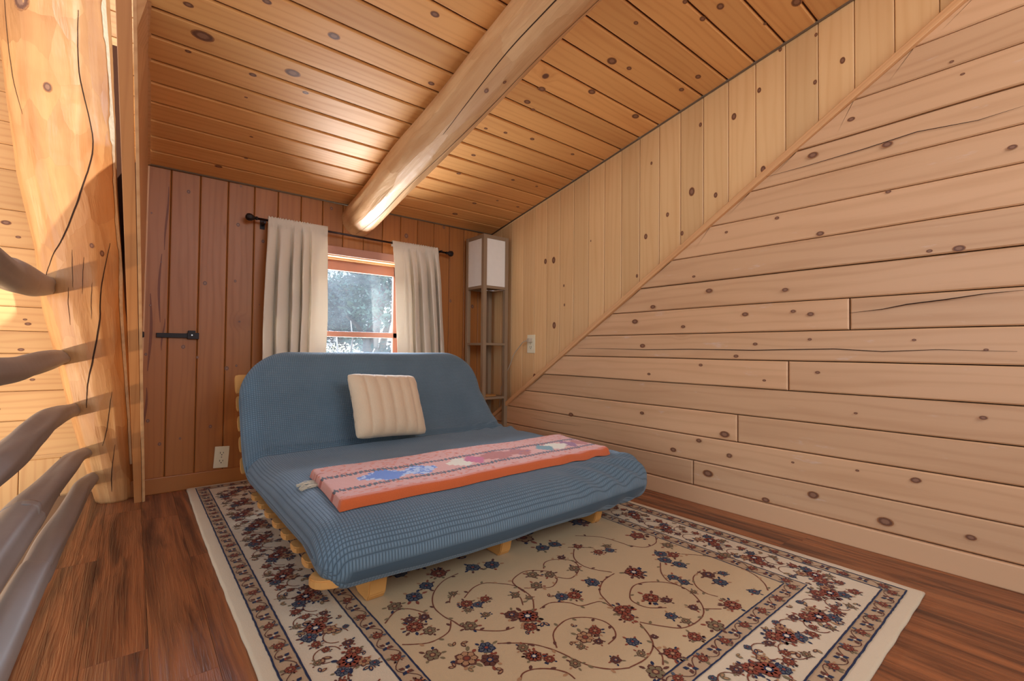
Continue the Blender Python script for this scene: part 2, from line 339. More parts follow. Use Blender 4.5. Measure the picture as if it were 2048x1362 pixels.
# ---------------------------------------------------------------- measured positions (metres)
FL= [('N', 0.664, 0.897, 0.017), ('T', 0.606, 0.894, 0.022), ('B', 0.645, 0.857, 0.018), ('L', 0.605, 0.95, 0.011), ('L', 0.571, 0.885, 0.011), ('L', 0.649, 0.813, 0.012), ('G', 0.551, 0.953, 0.017), ('L', 0.59, 0.865, 0.011), ('L', 0.625, 0.949, 0.012), ('P', 0.827, 0.935, 0.024), ('B', 0.798, 0.966, 0.017), ('R', 0.8, 0.894, 0.015), ('L', 0.841, 0.889, 0.014), ('L', 0.777, 0.887, 0.009), ('N', 0.969, 0.948, 0.017), ('R', 1.001, 0.93, 0.018), ('N', 1.103, 0.949, 0.019), ('L', 0.938, 0.971, 0.011), ('L', 1.02, 0.963, 0.009), ('B', 0.574, 1.114, 0.013), ('R', 0.569, 1.077, 0.019), ('B', 0.609, 1.1, 0.013), ('G', 0.592, 1.039, 0.014), ('N', 0.637, 1.209, 0.021), ('N', 0.694, 1.242, 0.017), ('N', 0.665, 1.362, 0.021), ('R', 0.733, 1.085, 0.015), ('N', 0.755, 1.063, 0.012), ('R', 0.788, 1.074, 0.012), ('G', 0.719, 1.057, 0.01), ('N', 0.869, 1.253, 0.02), ('N', 0.929, 1.228, 0.022), ('N', 1.149, 1.223, 0.021), ('N', 1.206, 1.218, 0.02), ('R', 0.761, 1.286, 0.021), ('G', 0.989, 1.097, 0.016), ('G', 0.953, 1.039, 0.016), ('G', 1.032, 1.063, 0.015), ('G', 1.123, 1.044, 0.016), ('N', 1.323, 1.061, 0.015), ('R', 1.281, 1.076, 0.015), ('G', 1.345, 1.09, 0.013), ('P', 0.732, 0.804, 0.016), ('R', 0.754, 0.775, 0.011), ('G', 0.732, 0.843, 0.012), ('G', 0.788, 0.727, 0.012), ('R', 0.918, 0.781, 0.014), ('T', 0.878, 0.778, 0.019), ('B', 0.891, 0.747, 0.01), ('G', 0.844, 0.76, 0.009), ('L', 0.886, 0.827, 0.009), ('L', 0.837, 0.789, 0.009), ('B', 0.87, 0.678, 0.011), ('G', 0.733, 1.154, 0.01), ('G', 0.87, 1.038, 0.012), ('G', 0.89, 1.001, 0.009), ('G', 0.683, 0.993, 0.016), ('G', 0.571, 1.197, 0.017), ('R', 1.257, 1.152, 0.013), ('G', 0.744, 1.008, 0.01), ('B', 1.148, 1.125, 0.012), ('P', 1.255, 0.909, 0.024), ('N', 1.441, 0.932, 0.019), ('N', 1.411, 0.896, 0.019), ('R', 1.468, 0.899, 0.017), ('N', 1.421, 0.848, 0.018), ('N', 1.325, 0.813, 0.015), ('N', 1.324, 0.775, 0.014), ('B', 1.428, 0.752, 0.018), ('N', 1.473, 0.727, 0.012), ('N', 1.413, 0.705, 0.017), ('N', 1.436, 0.614, 0.013), ('R', 1.312, 0.62, 0.021), ('G', 1.179, 0.601, 0.019), ('R', 1.093, 0.611, 0.015), ('R', 0.992, 0.609, 0.017), ('G', 0.907, 0.598, 0.019), ('R', 1.165, 0.785, 0.021), ('B', 1.189, 0.749, 0.013), ('N', 1.129, 0.697, 0.013), ('B', 1.214, 0.682, 0.012), ('G', 1.139, 0.66, 0.011), ('N', 0.956, 0.695, 0.013), ('G', 0.934, 0.655, 0.01), ('B', 1.015, 0.673, 0.008), ('R', 1.512, 1.079, 0.024), ('G', 1.525, 0.956, 0.018), ('R', 1.05, 0.796, 0.02), ('R', 1.032, 0.766, 0.016), ('G', 1.611, 0.787, 0.017), ('G', 1.293, 0.726, 0.009)]
VN= [[(0.517, 1.138), (0.563, 1.173), (0.597, 1.161), (0.625, 1.11)], [(0.656, 1.043), (0.626, 1.006), (0.575, 0.997), (0.541, 1.012), (0.513, 1.032)], [(0.81, 1.248), (0.749, 1.236), (0.69, 1.192), (0.655, 1.131), (0.652, 1.073), (0.66, 1.039), (0.666, 1.001), (0.692, 0.963), (0.734, 0.927), (0.768, 0.919)], [(0.745, 1.115), (0.795, 1.145), (0.837, 1.148), (0.869, 1.123), (0.901, 1.08), (0.904, 1.033), (0.894, 0.99), (0.859, 0.946)], [(0.901, 1.03), (0.904, 1.078), (0.921, 1.111), (0.981, 1.129), (1.021, 1.108), (1.046, 1.073), (1.033, 1.032), (1.001, 1.01), (0.974, 1.009), (0.915, 1.051)], [(1.045, 1.105), (1.077, 1.134), (1.119, 1.13), (1.155, 1.096), (1.151, 1.054), (1.114, 1.02), (1.066, 1.007), (1.039, 1.038)], [(1.225, 1.17), (1.264, 1.14), (1.294, 1.11)], [(1.232, 1.146), (1.181, 1.099), (1.161, 1.047), (1.169, 1.002), (1.2, 0.952)], [(0.877, 0.941), (0.922, 0.944), (0.962, 0.912), (0.977, 0.88), (1.034, 0.863), (1.039, 0.828)], [(1.199, 0.942), (1.135, 0.933), (1.076, 0.898), (1.053, 0.857), (1.035, 0.808)], [(0.694, 0.894), (0.727, 0.87), (0.759, 0.839), (0.781, 0.799), (0.791, 0.768), (0.799, 0.73), (0.813, 0.695), (0.839, 0.664), (0.874, 0.642)], [(0.795, 0.793), (0.825, 0.836), (0.866, 0.855), (0.908, 0.857), (0.948, 0.832), (0.968, 0.795), (0.963, 0.759), (0.939, 0.733), (0.902, 0.726)], [(0.657, 0.764), (0.675, 0.777), (0.703, 0.772), (0.733, 0.749), (0.752, 0.719), (0.752, 0.694)], [(1.323, 1.225), (1.388, 1.16), (1.407, 1.089), (1.411, 1.038)], [(0.852, 0.983), (0.871, 1.016), (0.87, 1.038)], [(0.699, 1.119), (0.714, 1.14), (0.733, 1.154)], [(1.155, 0.728), (1.118, 0.757), (1.107, 0.789), (1.118, 0.822), (1.175, 0.855), (1.223, 0.85), (1.27, 0.817), (1.292, 0.773), (1.28, 0.719), (1.235, 0.665), (1.18, 0.642), (1.107, 0.648), (1.067, 0.69), (1.039, 0.733)], [(1.433, 0.78), (1.376, 0.773), (1.332, 0.74), (1.315, 0.7), (1.324, 0.668)], [(1.383, 0.895), (1.324, 0.854), (1.292, 0.81), (1.295, 0.779)], [(1.559, 0.713), (1.545, 0.661), (1.512, 0.618), (1.475, 0.592)], [(1.23, 0.662), (1.269, 0.63)], [(1.034, 0.729), (1.009, 0.683), (0.979, 0.653), (0.928, 0.638), (0.875, 0.643)], [(0.983, 0.655), (0.968, 0.622), (0.94, 0.601)], [(1.557, 1.029), (1.508, 0.996), (1.444, 0.999), (1.415, 1.042)], [(1.498, 0.887), (1.537, 0.845), (1.565, 0.799)]]
KL= [(1.101, 1.008, 0.013), (0.772, 0.981, 0.01), (1.406, 0.952, 0.012), (1.517, 0.88, 0.015), (0.935, 0.888, 0.011), (0.742, 0.89, 0.008), (0.679, 0.875, 0.01), (1.234, 0.843, 0.009), (1.468, 0.749, 0.013), (0.892, 0.756, 0.008), (0.682, 0.774, 0.006), (0.655, 0.643, 0.007), (0.975, 0.702, 0.009), (1.142, 0.657, 0.008), (0.645, 1.194, 0.009), (0.247, 1.068, 0.013), (0.32, 1.071, 0.007), (0.362, 0.768, 0.005), (0.187, 0.735, 0.005), (0.283, 0.731, 0.003), (1.47, 0.393, 0.01), (1.027, 0.345, 0.018), (1.151, 0.297, 0.011), (1.286, 0.231, 0.013), (1.006, 0.25, 0.009), (0.195, 0.519, 0.008), (0.531, 0.496, 0.005), (0.362, 0.284, 0.011), (1.106, 0.151, 0.022), (0.673, 0.156, 0.015), (0.803, 1.29, 0.006), (1.019, 1.27, 0.006), (1.178, 1.084, 0.007), (0.745, 0.272, 0.005), (0.523, 0.286, 0.004), (1.984, 0.326, 0.015), (1.428, 0.601, 0.008), (0.855, 0.6, 0.006), (0.644, 1.192, 0.011), (0.432, 1.476, 0.013), (0.669, 1.513, 0.015), (0.54, 1.609, 0.01), (0.26, 1.696, 0.005), (0.234, 1.642, 0.005), (0.125, 1.363, 0.009), (0.43, 1.303, 0.007), (0.803, 1.288, 0.007), (1.019, 1.268, 0.005), (0.359, 0.286, 0.011), (0.672, 0.159, 0.016), (0.85, 0.093, 0.013), (0.445, 0.119, 0.019), (0.226, 0.132, 0.011), (0.527, 0.284, 0.005), (1.005, 0.254, 0.01)]
KU= [(2.185, 1.314, 0.024), (2.176, 0.884, 0.031), (1.263, 1.317, 0.012), (1.477, 1.34, 0.015), (1.346, 1.43, 0.012), (1.533, 1.133, 0.01), (2.364, 0.539, 0.021), (2.264, 1.317, 0.018), (2.09, 1.136, 0.009), (1.866, 1.385, 0.006), (2.084, 1.012, 0.009), (1.211, 1.515, 0.026), (1.089, 1.467, 0.013), (1.343, 1.431, 0.009), (1.263, 1.318, 0.011), (1.002, 1.811, 0.016), (1.166, 1.834, 0.011), (0.89, 1.886, 0.012), (0.672, 1.825, 0.01), (0.668, 2.019, 0.008), (0.577, 1.869, 0.013), (0.874, 1.527, 0.015), (0.803, 2.026, 0.01), (1.443, 1.729, 0.009)]
KC= [(0.805, 1.434, 1.907, 0.015), (0.542, 1.701, 1.852, 0.017), (0.957, 1.728, 1.847, 0.013), (1.545, 1.24, 1.947, 0.022), (1.646, 1.227, 1.95, 0.012), (1.612, 1.409, 1.912, 0.018), (1.95, 1.413, 1.911, 0.02), (1.393, 1.609, 1.871, 0.016), (1.396, 1.513, 1.891, 0.017), (1.453, 1.635, 1.866, 0.01), (1.603, 1.809, 1.83, 0.012), (1.445, 1.836, 1.824, 0.01), (1.337, 1.857, 1.82, 0.009), (1.904, 1.804, 1.831, 0.011), (1.411, 2.072, 1.776, 0.012), (1.771, 2.172, 1.755, 0.011), (1.724, 2.514, 1.685, 0.014), (2.026, 2.429, 1.702, 0.011), (1.689, 2.695, 1.648, 0.018), (1.842, 2.42, 1.704, 0.009), (1.958, 2.163, 1.757, 0.009), (1.473, 1.067, 1.982, 0.01), (1.438, 2.26, 1.737, 0.013), (0.167, 1.926, 1.806, 0.033), (0.117, 1.816, 1.829, 0.013), (0.318, 1.678, 1.857, 0.013), (0.465, 1.948, 1.801, 0.025), (0.542, 1.7, 1.852, 0.019), (0.341, 2.031, 1.784, 0.012), (0.133, 2.024, 1.786, 0.009), (0.342, 2.173, 1.755, 0.006), (0.408, 2.432, 1.702, 0.007), (0.318, 2.753, 1.636, 0.015), (0.536, 2.031, 1.784, 0.011), (0.418, 2.62, 1.663, 0.008), (1.695, 0.847, 2.028, 0.016), (1.688, 0.914, 2.014, 0.013), (1.985, 1.179, 1.96, 0.014), (1.976, 1.091, 1.978, 0.015), (1.94, 0.787, 2.04, 0.007), (1.556, 0.911, 2.015, 0.01), (1.942, 0.672, 2.064, 0.023)]
KB= [(0.426, 1.383, 0.01), (0.42, 1.076, 0.007), (0.919, 1.572, 0.012), (0.55, 1.312, 0.011), (1.417, 1.485, 0.019), (1.709, 1.595, 0.014), (1.77, 1.07, 0.013), (1.963, 1.043, 0.017), (0.539, 0.958, 0.004), (0.205, 1.513, 0.011), (0.428, 1.383, 0.012), (0.058, 1.375, 0.005), (0.437, 1.595, 0.007), (0.921, 1.57, 0.011), (0.284, 1.052, 0.013), (0.42, 1.077, 0.009), (0.198, 0.72, 0.012), (0.259, 0.667, 0.008), (0.322, 0.306, 0.011), (0.194, 0.258, 0.007), (0.112, 0.24, 0.01), (0.063, 0.922, 0.008), (0.1, 1.139, 0.006), (0.064, 0.358, 0.01), (0.39, 0.608, 0.013), (0.434, 0.621, 0.008), (0.05, 0.682, 0.008)]
# ---------------------------------------------------------------- plank walls
class Planks:
    def __init__(s):
        s.bm = bmesh.new(); s.uv = s.bm.loops.layers.uv.new('UVMap'); s.pid = s.bm.faces.layers.float.new('pid')
    def strip(s, B, T, n, ua, va, th=.012, ch=.003, pid=0, mi=0):
        """plank between lower polyline B and upper polyline T, facing n"""
        n = Vector(n); ua = Vector(ua); va = Vector(va); B = [Vector(p) for p in B]; T = [Vector(p) for p in T]
        m = len(B); o = Vector((0,0,0))
        ib = []; it = []
        for i in range(m):
            along = (B[min(i+1,m-1)]-B[max(i-1,0)]).normalized(); across = (T[i]-B[i]).normalized()
            e = 0
            if i == 0: e = ch
            if i == m-1: e = -ch
            ib.append(B[i]+across*ch+along*e); it.append(T[i]-across*ch+along*e)
        V = lambda L, k: [s.bm.verts.new(p - n*k) for p in L]
        fb, ft = V(ib, 0), V(it, 0); ob, ot = V(B, ch*.8), V(T, ch*.8); bb, bt = V(B, th), V(T, th)
        fs = []
        for i in range(m-1):
            fs += [(fb[i],fb[i+1],ft[i+1],ft[i]), (ob[i],ob[i+1],fb[i+1],fb[i]), (ft[i],ft[i+1],ot[i+1],ot[i]), (bb[i],bb[i+1],ob[i+1],ob[i]), (ot[i],ot[i+1],bt[i+1],bt[i])]
        for j, k in ((0, 1), (m-1, -1)):
            a = (ob[j],fb[j],ft[j],ot[j]); b = (bb[j],ob[j],ot[j],bt[j])
            fs += [a, b]
        for f in fs:
            try: F = s.bm.faces.new(f)
            except ValueError: continue
            F[s.pid] = pid; F.material_index = mi
            for l in F.loops: l[s.uv].uv = (l.vert.co.dot(ua), l.vert.co.dot(va))
    def quad(s, P, mi=1, ua=(1,0,0), va=(0,0,1), pid=0):
        F = s.bm.faces.new([s.bm.verts.new(p) for p in P]); F.material_index = mi; F[s.pid] = pid
        for l in F.loops: l[s.uv].uv = (l.vert.co.dot(Vector(ua)), l.vert.co.dot(Vector(va)))
    def knot(s, c, ru, rv, ua, va, n, mi=2, N=16):
        c = Vector(c); ua = Vector(ua); va = Vector(va); n = Vector(n)
        ctr = s.bm.verts.new(c+n*.0006); ring = []
        for k in range(N):
            t = 2*math.pi*k/N; ring.append(s.bm.verts.new(c + ua*math.cos(t)*ru + va*math.sin(t)*rv + n*.0004))
        for k in range(N):
            F = s.bm.faces.new((ctr, ring[k], ring[(k+1)%N])); F.material_index = mi; F.smooth = True
            for l in F.loops:
                if l.vert is ctr: l[s.uv].uv = (c.x*3+c.z*5 - math.floor(c.x*3+c.z*5) > 2 and 0 or 0, 0)
                else:
                    j = ring.index(l.vert); l[s.uv].uv = (math.cos(2*math.pi*j/N), math.sin(2*math.pi*j/N))
    def ribbon(s, pts, wd, n, mi):
        n = Vector(n); pts = [Vector(p) for p in pts]; prev = None
        for i, p in enumerate(pts):
            t = (pts[min(i+1,len(pts)-1)]-pts[max(i-1,0)]).normalized(); a = t.cross(n).normalized()
            k = wd*(.25+.75*math.sin(math.pi*i/(len(pts)-1)))
            cur = (s.bm.verts.new(p+a*k/2+n*.0005), s.bm.verts.new(p-a*k/2+n*.0005))
            if prev: F = s.bm.faces.new((prev[0],cur[0],cur[1],prev[1])); F.material_index = mi
            prev = cur
    def done(s, name, mats, parent=None):
        pidv = [f[s.pid] for f in s.bm.faces]
        o = obj(name, s.bm, mats, parent)
        me = o.data
        if 'pid' not in me.attributes:
            a = me.attributes.new('pid', 'FLOAT', 'FACE'); a.data.foreach_set('value', pidv)
        return o
rnd = random.Random(3)
# floor: boards run away from the camera, along Y
P = Planks(); x = -.20; k = 0; NZ = (0,0,1)
xs = [-.20 + .122*i for i in range(20)]
for i in range(19):
    a, b = xs[i], min(xs[i+1], 2.16)
    y = -3.0 + rnd.random()*.9
    ys = [-3.2]
    while y < 3.10: ys.append(y); y += 1.22
    ys.append(3.10)
    for j in range(len(ys)-1):
        ya, yb = ys[j], ys[j+1]
        if b <= a or yb-ya < .02: continue
        P.strip([(a+.0003,ya,0),(a+.0003,yb,0)], [(b-.0003,ya,0),(b-.0003,yb,0)], NZ, (0,1,0), (1,0,0), .012, .0008, pid=rnd.random())
P.quad([(-.20,-3.2,-.004),(2.16,-3.2,-.004),(2.16,3.10,-.004),(-.20,3.10,-.004)], 1)
fl = P.done('floor', [MAT['floor'], MAT['groove']]); struct(fl)
bm = bmesh.new(); box(bm, (-.330,-3.2,-.30), (-.203,3.09,.002), .003); box(bm, (-.2035,-3.2,.0005), (-.196,3.0,.014), .001); struct(obj('trim_1', bm, MAT['lampwood']), 'grey brown fascia board along the open edge of the loft floor', 'trim')
# back wall: vertical boards with a window opening
P = Planks(); NB = (0,-1,0)
seams = [.022,.133,.256,.380,.505,.624,.747,.869,.992,1.122,1.249,1.376,1.502,1.631,1.757,1.883,2.01,2.135]
WX0, WX1, WZ0, WZ1 = .80, 1.42, .60, 1.292
zt = Z0 + .012
def vboard(a, b, z0, z1, pid):
    if b-a < .004: return
    P.strip([(a+.0012,D,z0),(a+.0012,D,z1)], [(b-.0012,D,z0),(b-.0012,D,z1)], NB, (0,0,1), (1,0,0), .014, .004, pid=pid)
for i in range(len(seams)-1):
    a, b = seams[i], seams[i+1]; pid = rnd.random()
    if b <= WX0 or a >= WX1: vboard(a, b, 0, zt, pid)
    else:
        vboard(a, b, 0, WZ0, pid); vboard(a, b, WZ1, zt, pid)
        if a < WX0: vboard(a, WX0, WZ0, WZ1, pid)
        if b > WX1: vboard(WX1, b, WZ0, WZ1, pid)
for (a, b, c, d) in ((-.04, WX0, 0, zt), (WX1, 2.2, 0, zt), (WX0, WX1, 0, WZ0), (WX0, WX1, WZ1, zt)):
    P.quad([(a,D+.008,c),(b,D+.008,c),(b,D+.008,d),(a,D+.008,d)], 1)
    P.quad([(a,D+.10,c),(b,D+.10,c),(b,D+.10,d),(a,D+.10,d)], 1)
for kx, kz, kr in KB:
    P.knot((kx, D, kz), kr*.8, kr*.95, (1,0,0), (0,0,1), NB)
for (x0, z0, z1, ww) in ((.118,1.20,1.52,.009),(.10,.84,1.18,.010),(.062,.60,.98,.012),(.115,.70,.86,.007),(.052,.30,.52,.010)):
    P.ribbon([(x0+.006*math.sin(t*.5+x0*90), D, z0+(z1-z0)*t/8) for t in range(9)], ww, NB, 3)
MAT['pitch'] = plain('dark pitch streak', srgb(128,70,36), .5)
struct(P.done('wall_back', [MAT['backwall'], MAT['groove'], MAT['knotwood'], MAT['pitch']]))
bm = bmesh.new(); box(bm, (-.03, D-.016, 0), (2.10, D-.0005, .078), .003)
def uvbox(bm, ax, sc=1, pidv=.3):
    uvl = bm.loops.layers.uv.verify(); A = {'x':0,'y':1,'z':2}[ax]
    for f in bm.faces:
        for l in f.loops:
            c = l.vert.co; o2 = [c[i] for i in range(3) if i != A]; l[uvl].uv = (c[A]*sc, (o2[0]+o2[1])*sc)
uvbox(bm, 'x'); struct(obj('baseboard_back', bm, MAT['backwall']))
# right wall: horizontal planks below the diagonal trim
def dg_y(z): return 2.522 - (z-.366)/.654
def dg_z(y): return .366 + .654*(2.522-y)
P = Planks(); NR = (-1,0,0)
zs = [0.0,.081,.197,.318,.440,.564,.686,.808,.931,1.055,1.179,1.310,1.430,1.551,1.680,1.795,1.92,2.05,2.18,2.31,2.44,2.57,2.70,2.83]
joint = {2:[1.182,-.55], 4:[.972,-.8], 6:[.762,-1.0], 8:[.550,-1.2], 10:[-.4], 12:[-.9]}
joint = {1:[1.182,-.6], 3:[.972,-.85], 5:[.762,-.08,-1.0], 7:[.550,-1.2], 9:[-.7], 12:[-.5], 15:[-.9]}
def wob(y, k): return .0025*noise.noise(Vector((y*2.2, k*3.7, 0)))
for k in range(len(zs)-1):
    z0, z1 = zs[k], zs[k+1]
    if k == 0: continue
    segs = [2.874] + [j for j in joint.get(k, [])] + [-3.2]
    for j in range(len(segs)-1):
        ya, yb = segs[j], segs[j+1]
        n_ = max(3, int((ya-yb)/.15)); B = []; T = []
        for i in range(n_+1):
            y = ya + (yb-ya)*i/n_
            yB = min(y, dg_y(z0)+.02) if z0 > .13 else y; yT = min(y, dg_y(z1)+.02) if z1 > .13 else y
            if i and B and B[-1][1]-yB < 1e-4 and T[-1][1]-yT < 1e-4: continue
            proud = .002*((k*7+j*3) % 4)
            B.append((W-proud, yB, z0+.0018+wob(yB,k))); T.append((W-proud, yT, z1-.0018+wob(yT,k+1)))
        for L_ in (B, T):
            if len(L_) > 1:
                L_[0] = (L_[0][0], L_[0][1]-(.0022 if ya < 2.8 else 0), L_[0][2]); L_[-1] = (L_[-1][0], L_[-1][1]+.0022, L_[-1][2])
        if len(B) > 1: P.strip(B, T, NR, (0,1,0), (0,0,1), .02, .0045, pid=rnd.random())
P.quad([(W+.018,2.9,0),(W+.018,-3.2,0),(W+.018,-3.2,2.9),(W+.018,-.98,2.65)], 1)
P.quad([(W+.018,2.9,0),(W+.018,2.9,.12),(W+.018,-1.1,2.75),(W+.018,-3.2,0)], 1)
for ky, kz, kr in KL:
    if kr > .004: P.knot((W-.0065, ky, kz), min(kr,.02)*1.3, min(kr,.02)*.82, (0,1,0), (0,0,1), NR)
def crk(pts, wd):
    P.ribbon([(W-.0065, p[0], p[1]) for p in pts], wd, NR, 3)
crk([(1.93,.735),(1.7,.733),(1.45,.728),(1.2,.732),(.9,.729),(.6,.736),(.45,.727),(.3,.735),(.12,.730)], .0035)
crk([(.55,.872),(.45,.88),(.38,.893),(.28,.902),(.19,.913),(.105,.917)], .004)
crk([(.88,1.475),(.7,1.476),(.5,1.482),(.35,1.492),(.2,1.475),(.10,1.482)], .003)
crk([(2.35,.262),(2.15,.258),(1.9,.266)], .002)
struct(P.done('wall_right', [MAT['logwall'], MAT['groove'], MAT['knotwood'], MAT['crack']]))
bm = bmesh.new(); box(bm, (W-.014, -3.2, 0), (W+.02, 2.872, .079), .004); uvbox(bm, 'y'); struct(obj('baseboard_right', bm, MAT['logwall']))
# upper right wall: vertical boards
P = Planks()
ysm = [D] + [.539 + .1224*i for i in range(18, -30, -1)]
for i in range(len(ysm)-1):
    a, b = ysm[i], ysm[i+1]
    za, zb = max(0, dg_z(a)-.03), max(0, dg_z(b)-.03)
    if ceil_z(b) < zb: break
    P.strip([(W2,a-.001,za),(W2,b+.001,zb)], [(W2,a-.001,ceil_z(a)+.02),(W2,b+.001,ceil_z(b)+.02)], NR, (0,0,1), (0,1,0), .012, .0035, pid=rnd.random())
P.quad([(W2+.01,2.9,0),(W2+.01,2.9,1.75),(W2+.01,-3.2,3.0),(W2+.01,-3.2,0)], 1)
for ky, kz, kr in KU:
    kk = min(kr, .022)*1.15; P.knot((W2-.0004, ky, kz), kk*.62, kk*.9, (0,1,0), (0,0,1), NR)
struct(P.done('wall_right_upper', [MAT['upwall'], MAT['groove'], MAT['knotwood']]))
# diagonal trim
P = Planks(); dv = Vector((0,-1,.654)).normalized(); nv = Vector((0,.654,1)).normalized()
a0 = Vector((W-.022, 2.874, dg_z(2.874)+.012)); a1 = Vector((W-.022, -1.0, dg_z(-1.0)+.012))
P.strip([a0, a1], [a0+nv*.026, a1+nv*.026], NR, dv, nv, .05, .003, pid=.4)
struct(P.done('trim_2', [MAT['trimpale']]), 'narrow diagonal wooden trim crossing the right wall', 'trim')
# ceiling
P = Planks(); NC = Vector((0,-PM,-1)).normalized(); sl = Vector((0,-1,PM)).normalized()
yc = [D+.06] + [.539 + .1224*i for i in range(18, -34, -1)]
pids = []
def CP(x, y): return Vector((x, y, ceil_z(y)))
for i in range(len(yc)-1):
    a, b = yc[i], yc[i+1]
    P.strip([CP(-.02,a-.0032), CP(W2+.03,a-.0032)], [CP(-.02,b+.0032), CP(W2+.03,b+.0032)], NC, (1,0,0), sl, .014, .006, pid=rnd.random())
u_ = -NC*.008
P.quad([CP(-.02,D+.06)+u_, CP(W2+.05,D+.06)+u_, CP(W2+.05,-3.6)+u_, CP(-.02,-3.6)+u_], 1)
P.quad([CP(-.02,D+.06)+u_*8, CP(W2+.05,D+.06)+u_*8, CP(W2+.05,-3.6)+u_*8, CP(-.02,-3.6)+u_*8], 1)
for kx, ky, kz, kr in KC:
    kk = min(kr, .03)*1.25; c = CP(kx, ky); P.knot(c, kk*.95, kk*.62, (1,0,0), sl, NC)
struct(P.done('ceiling', [MAT['ceiling'], MAT['groove'], MAT['knotwood']]))
# caulk lines
bm = bmesh.new()
for (a, b) in ((CP(W2-.006, D), CP(W2-.006, -3.0)), (CP(.0, D-.006), CP(W2, D-.006))):
    tube(bm, [a+Vector((0,0,-.002)), b+Vector((0,0,-.002))], .0055, 6)
struct(obj('trim_3', bm, MAT['caulk']), 'thin grey brown caulk line where ceiling meets the walls', 'trim')
# left end boards of the partition (narrow, beside the log post)
def strip2(name, L, Rr, mat, lab, th):
    P = Planks(); L = [Vector(p) for p in L]; Rr = [Vector(p) for p in Rr]
    nn = (Rr[0]-L[0]).cross(L[1]-L[0]).normalized()
    if nn.y > 0: nn = -nn
    P.strip(L, Rr, nn, (0,0,1), (1,0,0) if abs(nn.y) > .7 else (0,1,0), th, .001, pid=.7)
    return struct(P.done(name, [mat]), lab, 'trim')
bl = [(.0492,2.75,0),(.0373,2.6,.3),(.0252,2.45,.6),(.0134,2.3,.9),(.0014,2.15,1.2),(-.0107,2.0,1.5),(-.0186,1.9,1.7),(-.0230,1.845,1.81)]
rt = [(.030,D-.001,0),(.031,D-.001,.3),(.034,D-.001,.6),(.036,D-.001,.9),(.038,D-.001,1.2),(.040,D-.001,1.605),(.020,2.10,1.770),(.014,1.86,1.818)]
strip2('trim_4', bl, rt, MAT['trimpale'], 'pale edge board from the back wall up to the sloping ceiling', .01)
br = [(.0199,2.75,0),(.006,2.6,.3),(-.0079,2.45,.6),(-.0217,2.3,.9),(-.0356,2.15,1.2),(-.0496,2.0,1.5),(-.0588,1.9,1.7),(-.0640,1.845,1.81)]
strip2('trim_5', br, [(p[0]-.002,p[1]+.001,p[2]) for p in bl], MAT['trim'], 'dark brown upright board between the log post and the pale edge board', .05)
P = Planks()
P.strip([(-.10,2.99,0),(-.21,2.99,1.2),(-.30,2.99,2.2)], [(.03,2.99,0),(.0,2.99,1.2),(-.03,2.99,2.2)], NB, (0,0,1), (1,0,0), .02, .001, pid=.2)  # added strip, coloured dark to stand for shade in the gap beside the post
struct(P.done('gap_backing', [MAT['groove']]), 'dark strip added behind the log post for the shaded gap', 'trim')
# far wall seen past the post
P = Planks(); FY = 3.10
fz = [-2.2,-2.0,-1.8,-1.6,-1.4,-1.2,-1.0,-.85,-.7,-.55,-.42,-.30,-.18]
for i in range(len(fz)-1):
    P.strip([(-5,FY,fz[i]+.001),(-.02,FY,fz[i]+.001)], [(-5,FY,fz[i+1]-.001),(-.02,FY,fz[i+1]-.001)], NB, (1,0,0), (0,0,1), .012, .003, pid=rnd.random())
xf = [-2.9+.13*i for i in range(23)]; xf = [-2.3,-2.1,-1.9,-1.7,-1.5,-1.3,-1.1,-.93,-.78,-.66,-.53,-.395,-.257,-.134,-.02]
for i in range(len(xf)-1):
    P.strip([(xf[i]+.001,FY,-.18),(xf[i]+.001,FY,.185)], [(xf[i+1]-.001,FY,-.18),(xf[i+1]-.001,FY,.185)], NB, (0,0,1), (1,0,0), .012, .003, pid=rnd.random())
P.strip([(-5,FY-.006,.186),(-.02,FY-.006,.186)], [(-5,FY-.006,.205),(-.02,FY-.006,.205)], NB, (1,0,0), (0,0,1), .016, .003, pid=.3)
fz = [.72+(z-.72)*1.0164 for z in [.207,.377,.511,.683,.785,.895,1.163,1.331,1.513,1.625,1.728,1.86,2.0,2.13,2.27,2.4,2.55,2.7,2.9]]
for i in range(len(fz)-1):
    P.strip([(-5,FY,fz[i]+.001),(-.02,FY,fz[i]+.001)], [(-5,FY,fz[i+1]-.001),(-.02,FY,fz[i+1]-.001)], NB, (1,0,0), (0,0,1), .012, .003, pid=rnd.random())
P.quad([(-5,FY+.01,-2.2),(.3,FY+.01,-2.2),(.3,FY+.01,3.2),(-5,FY+.01,3.2)], 1)
def on_far(px, py):  # knots on this wall
    return None
for (kx, kz, kr) in ((-.43,.99,.014),(-.40,.70,.012),(-.36,.56,.010),(-.47,.43,.012),(-.46,1.28,.018),(-.42,1.22,.010),(-.38,.82,.012),(-.39,.84,.008)):
    P.knot((kx, FY, kz), kr, kr*.6, (1,0,0), (0,0,1), NB)
struct(P.done('wall_left', [MAT['farwall'], MAT['groove'], MAT['knotwood']]))
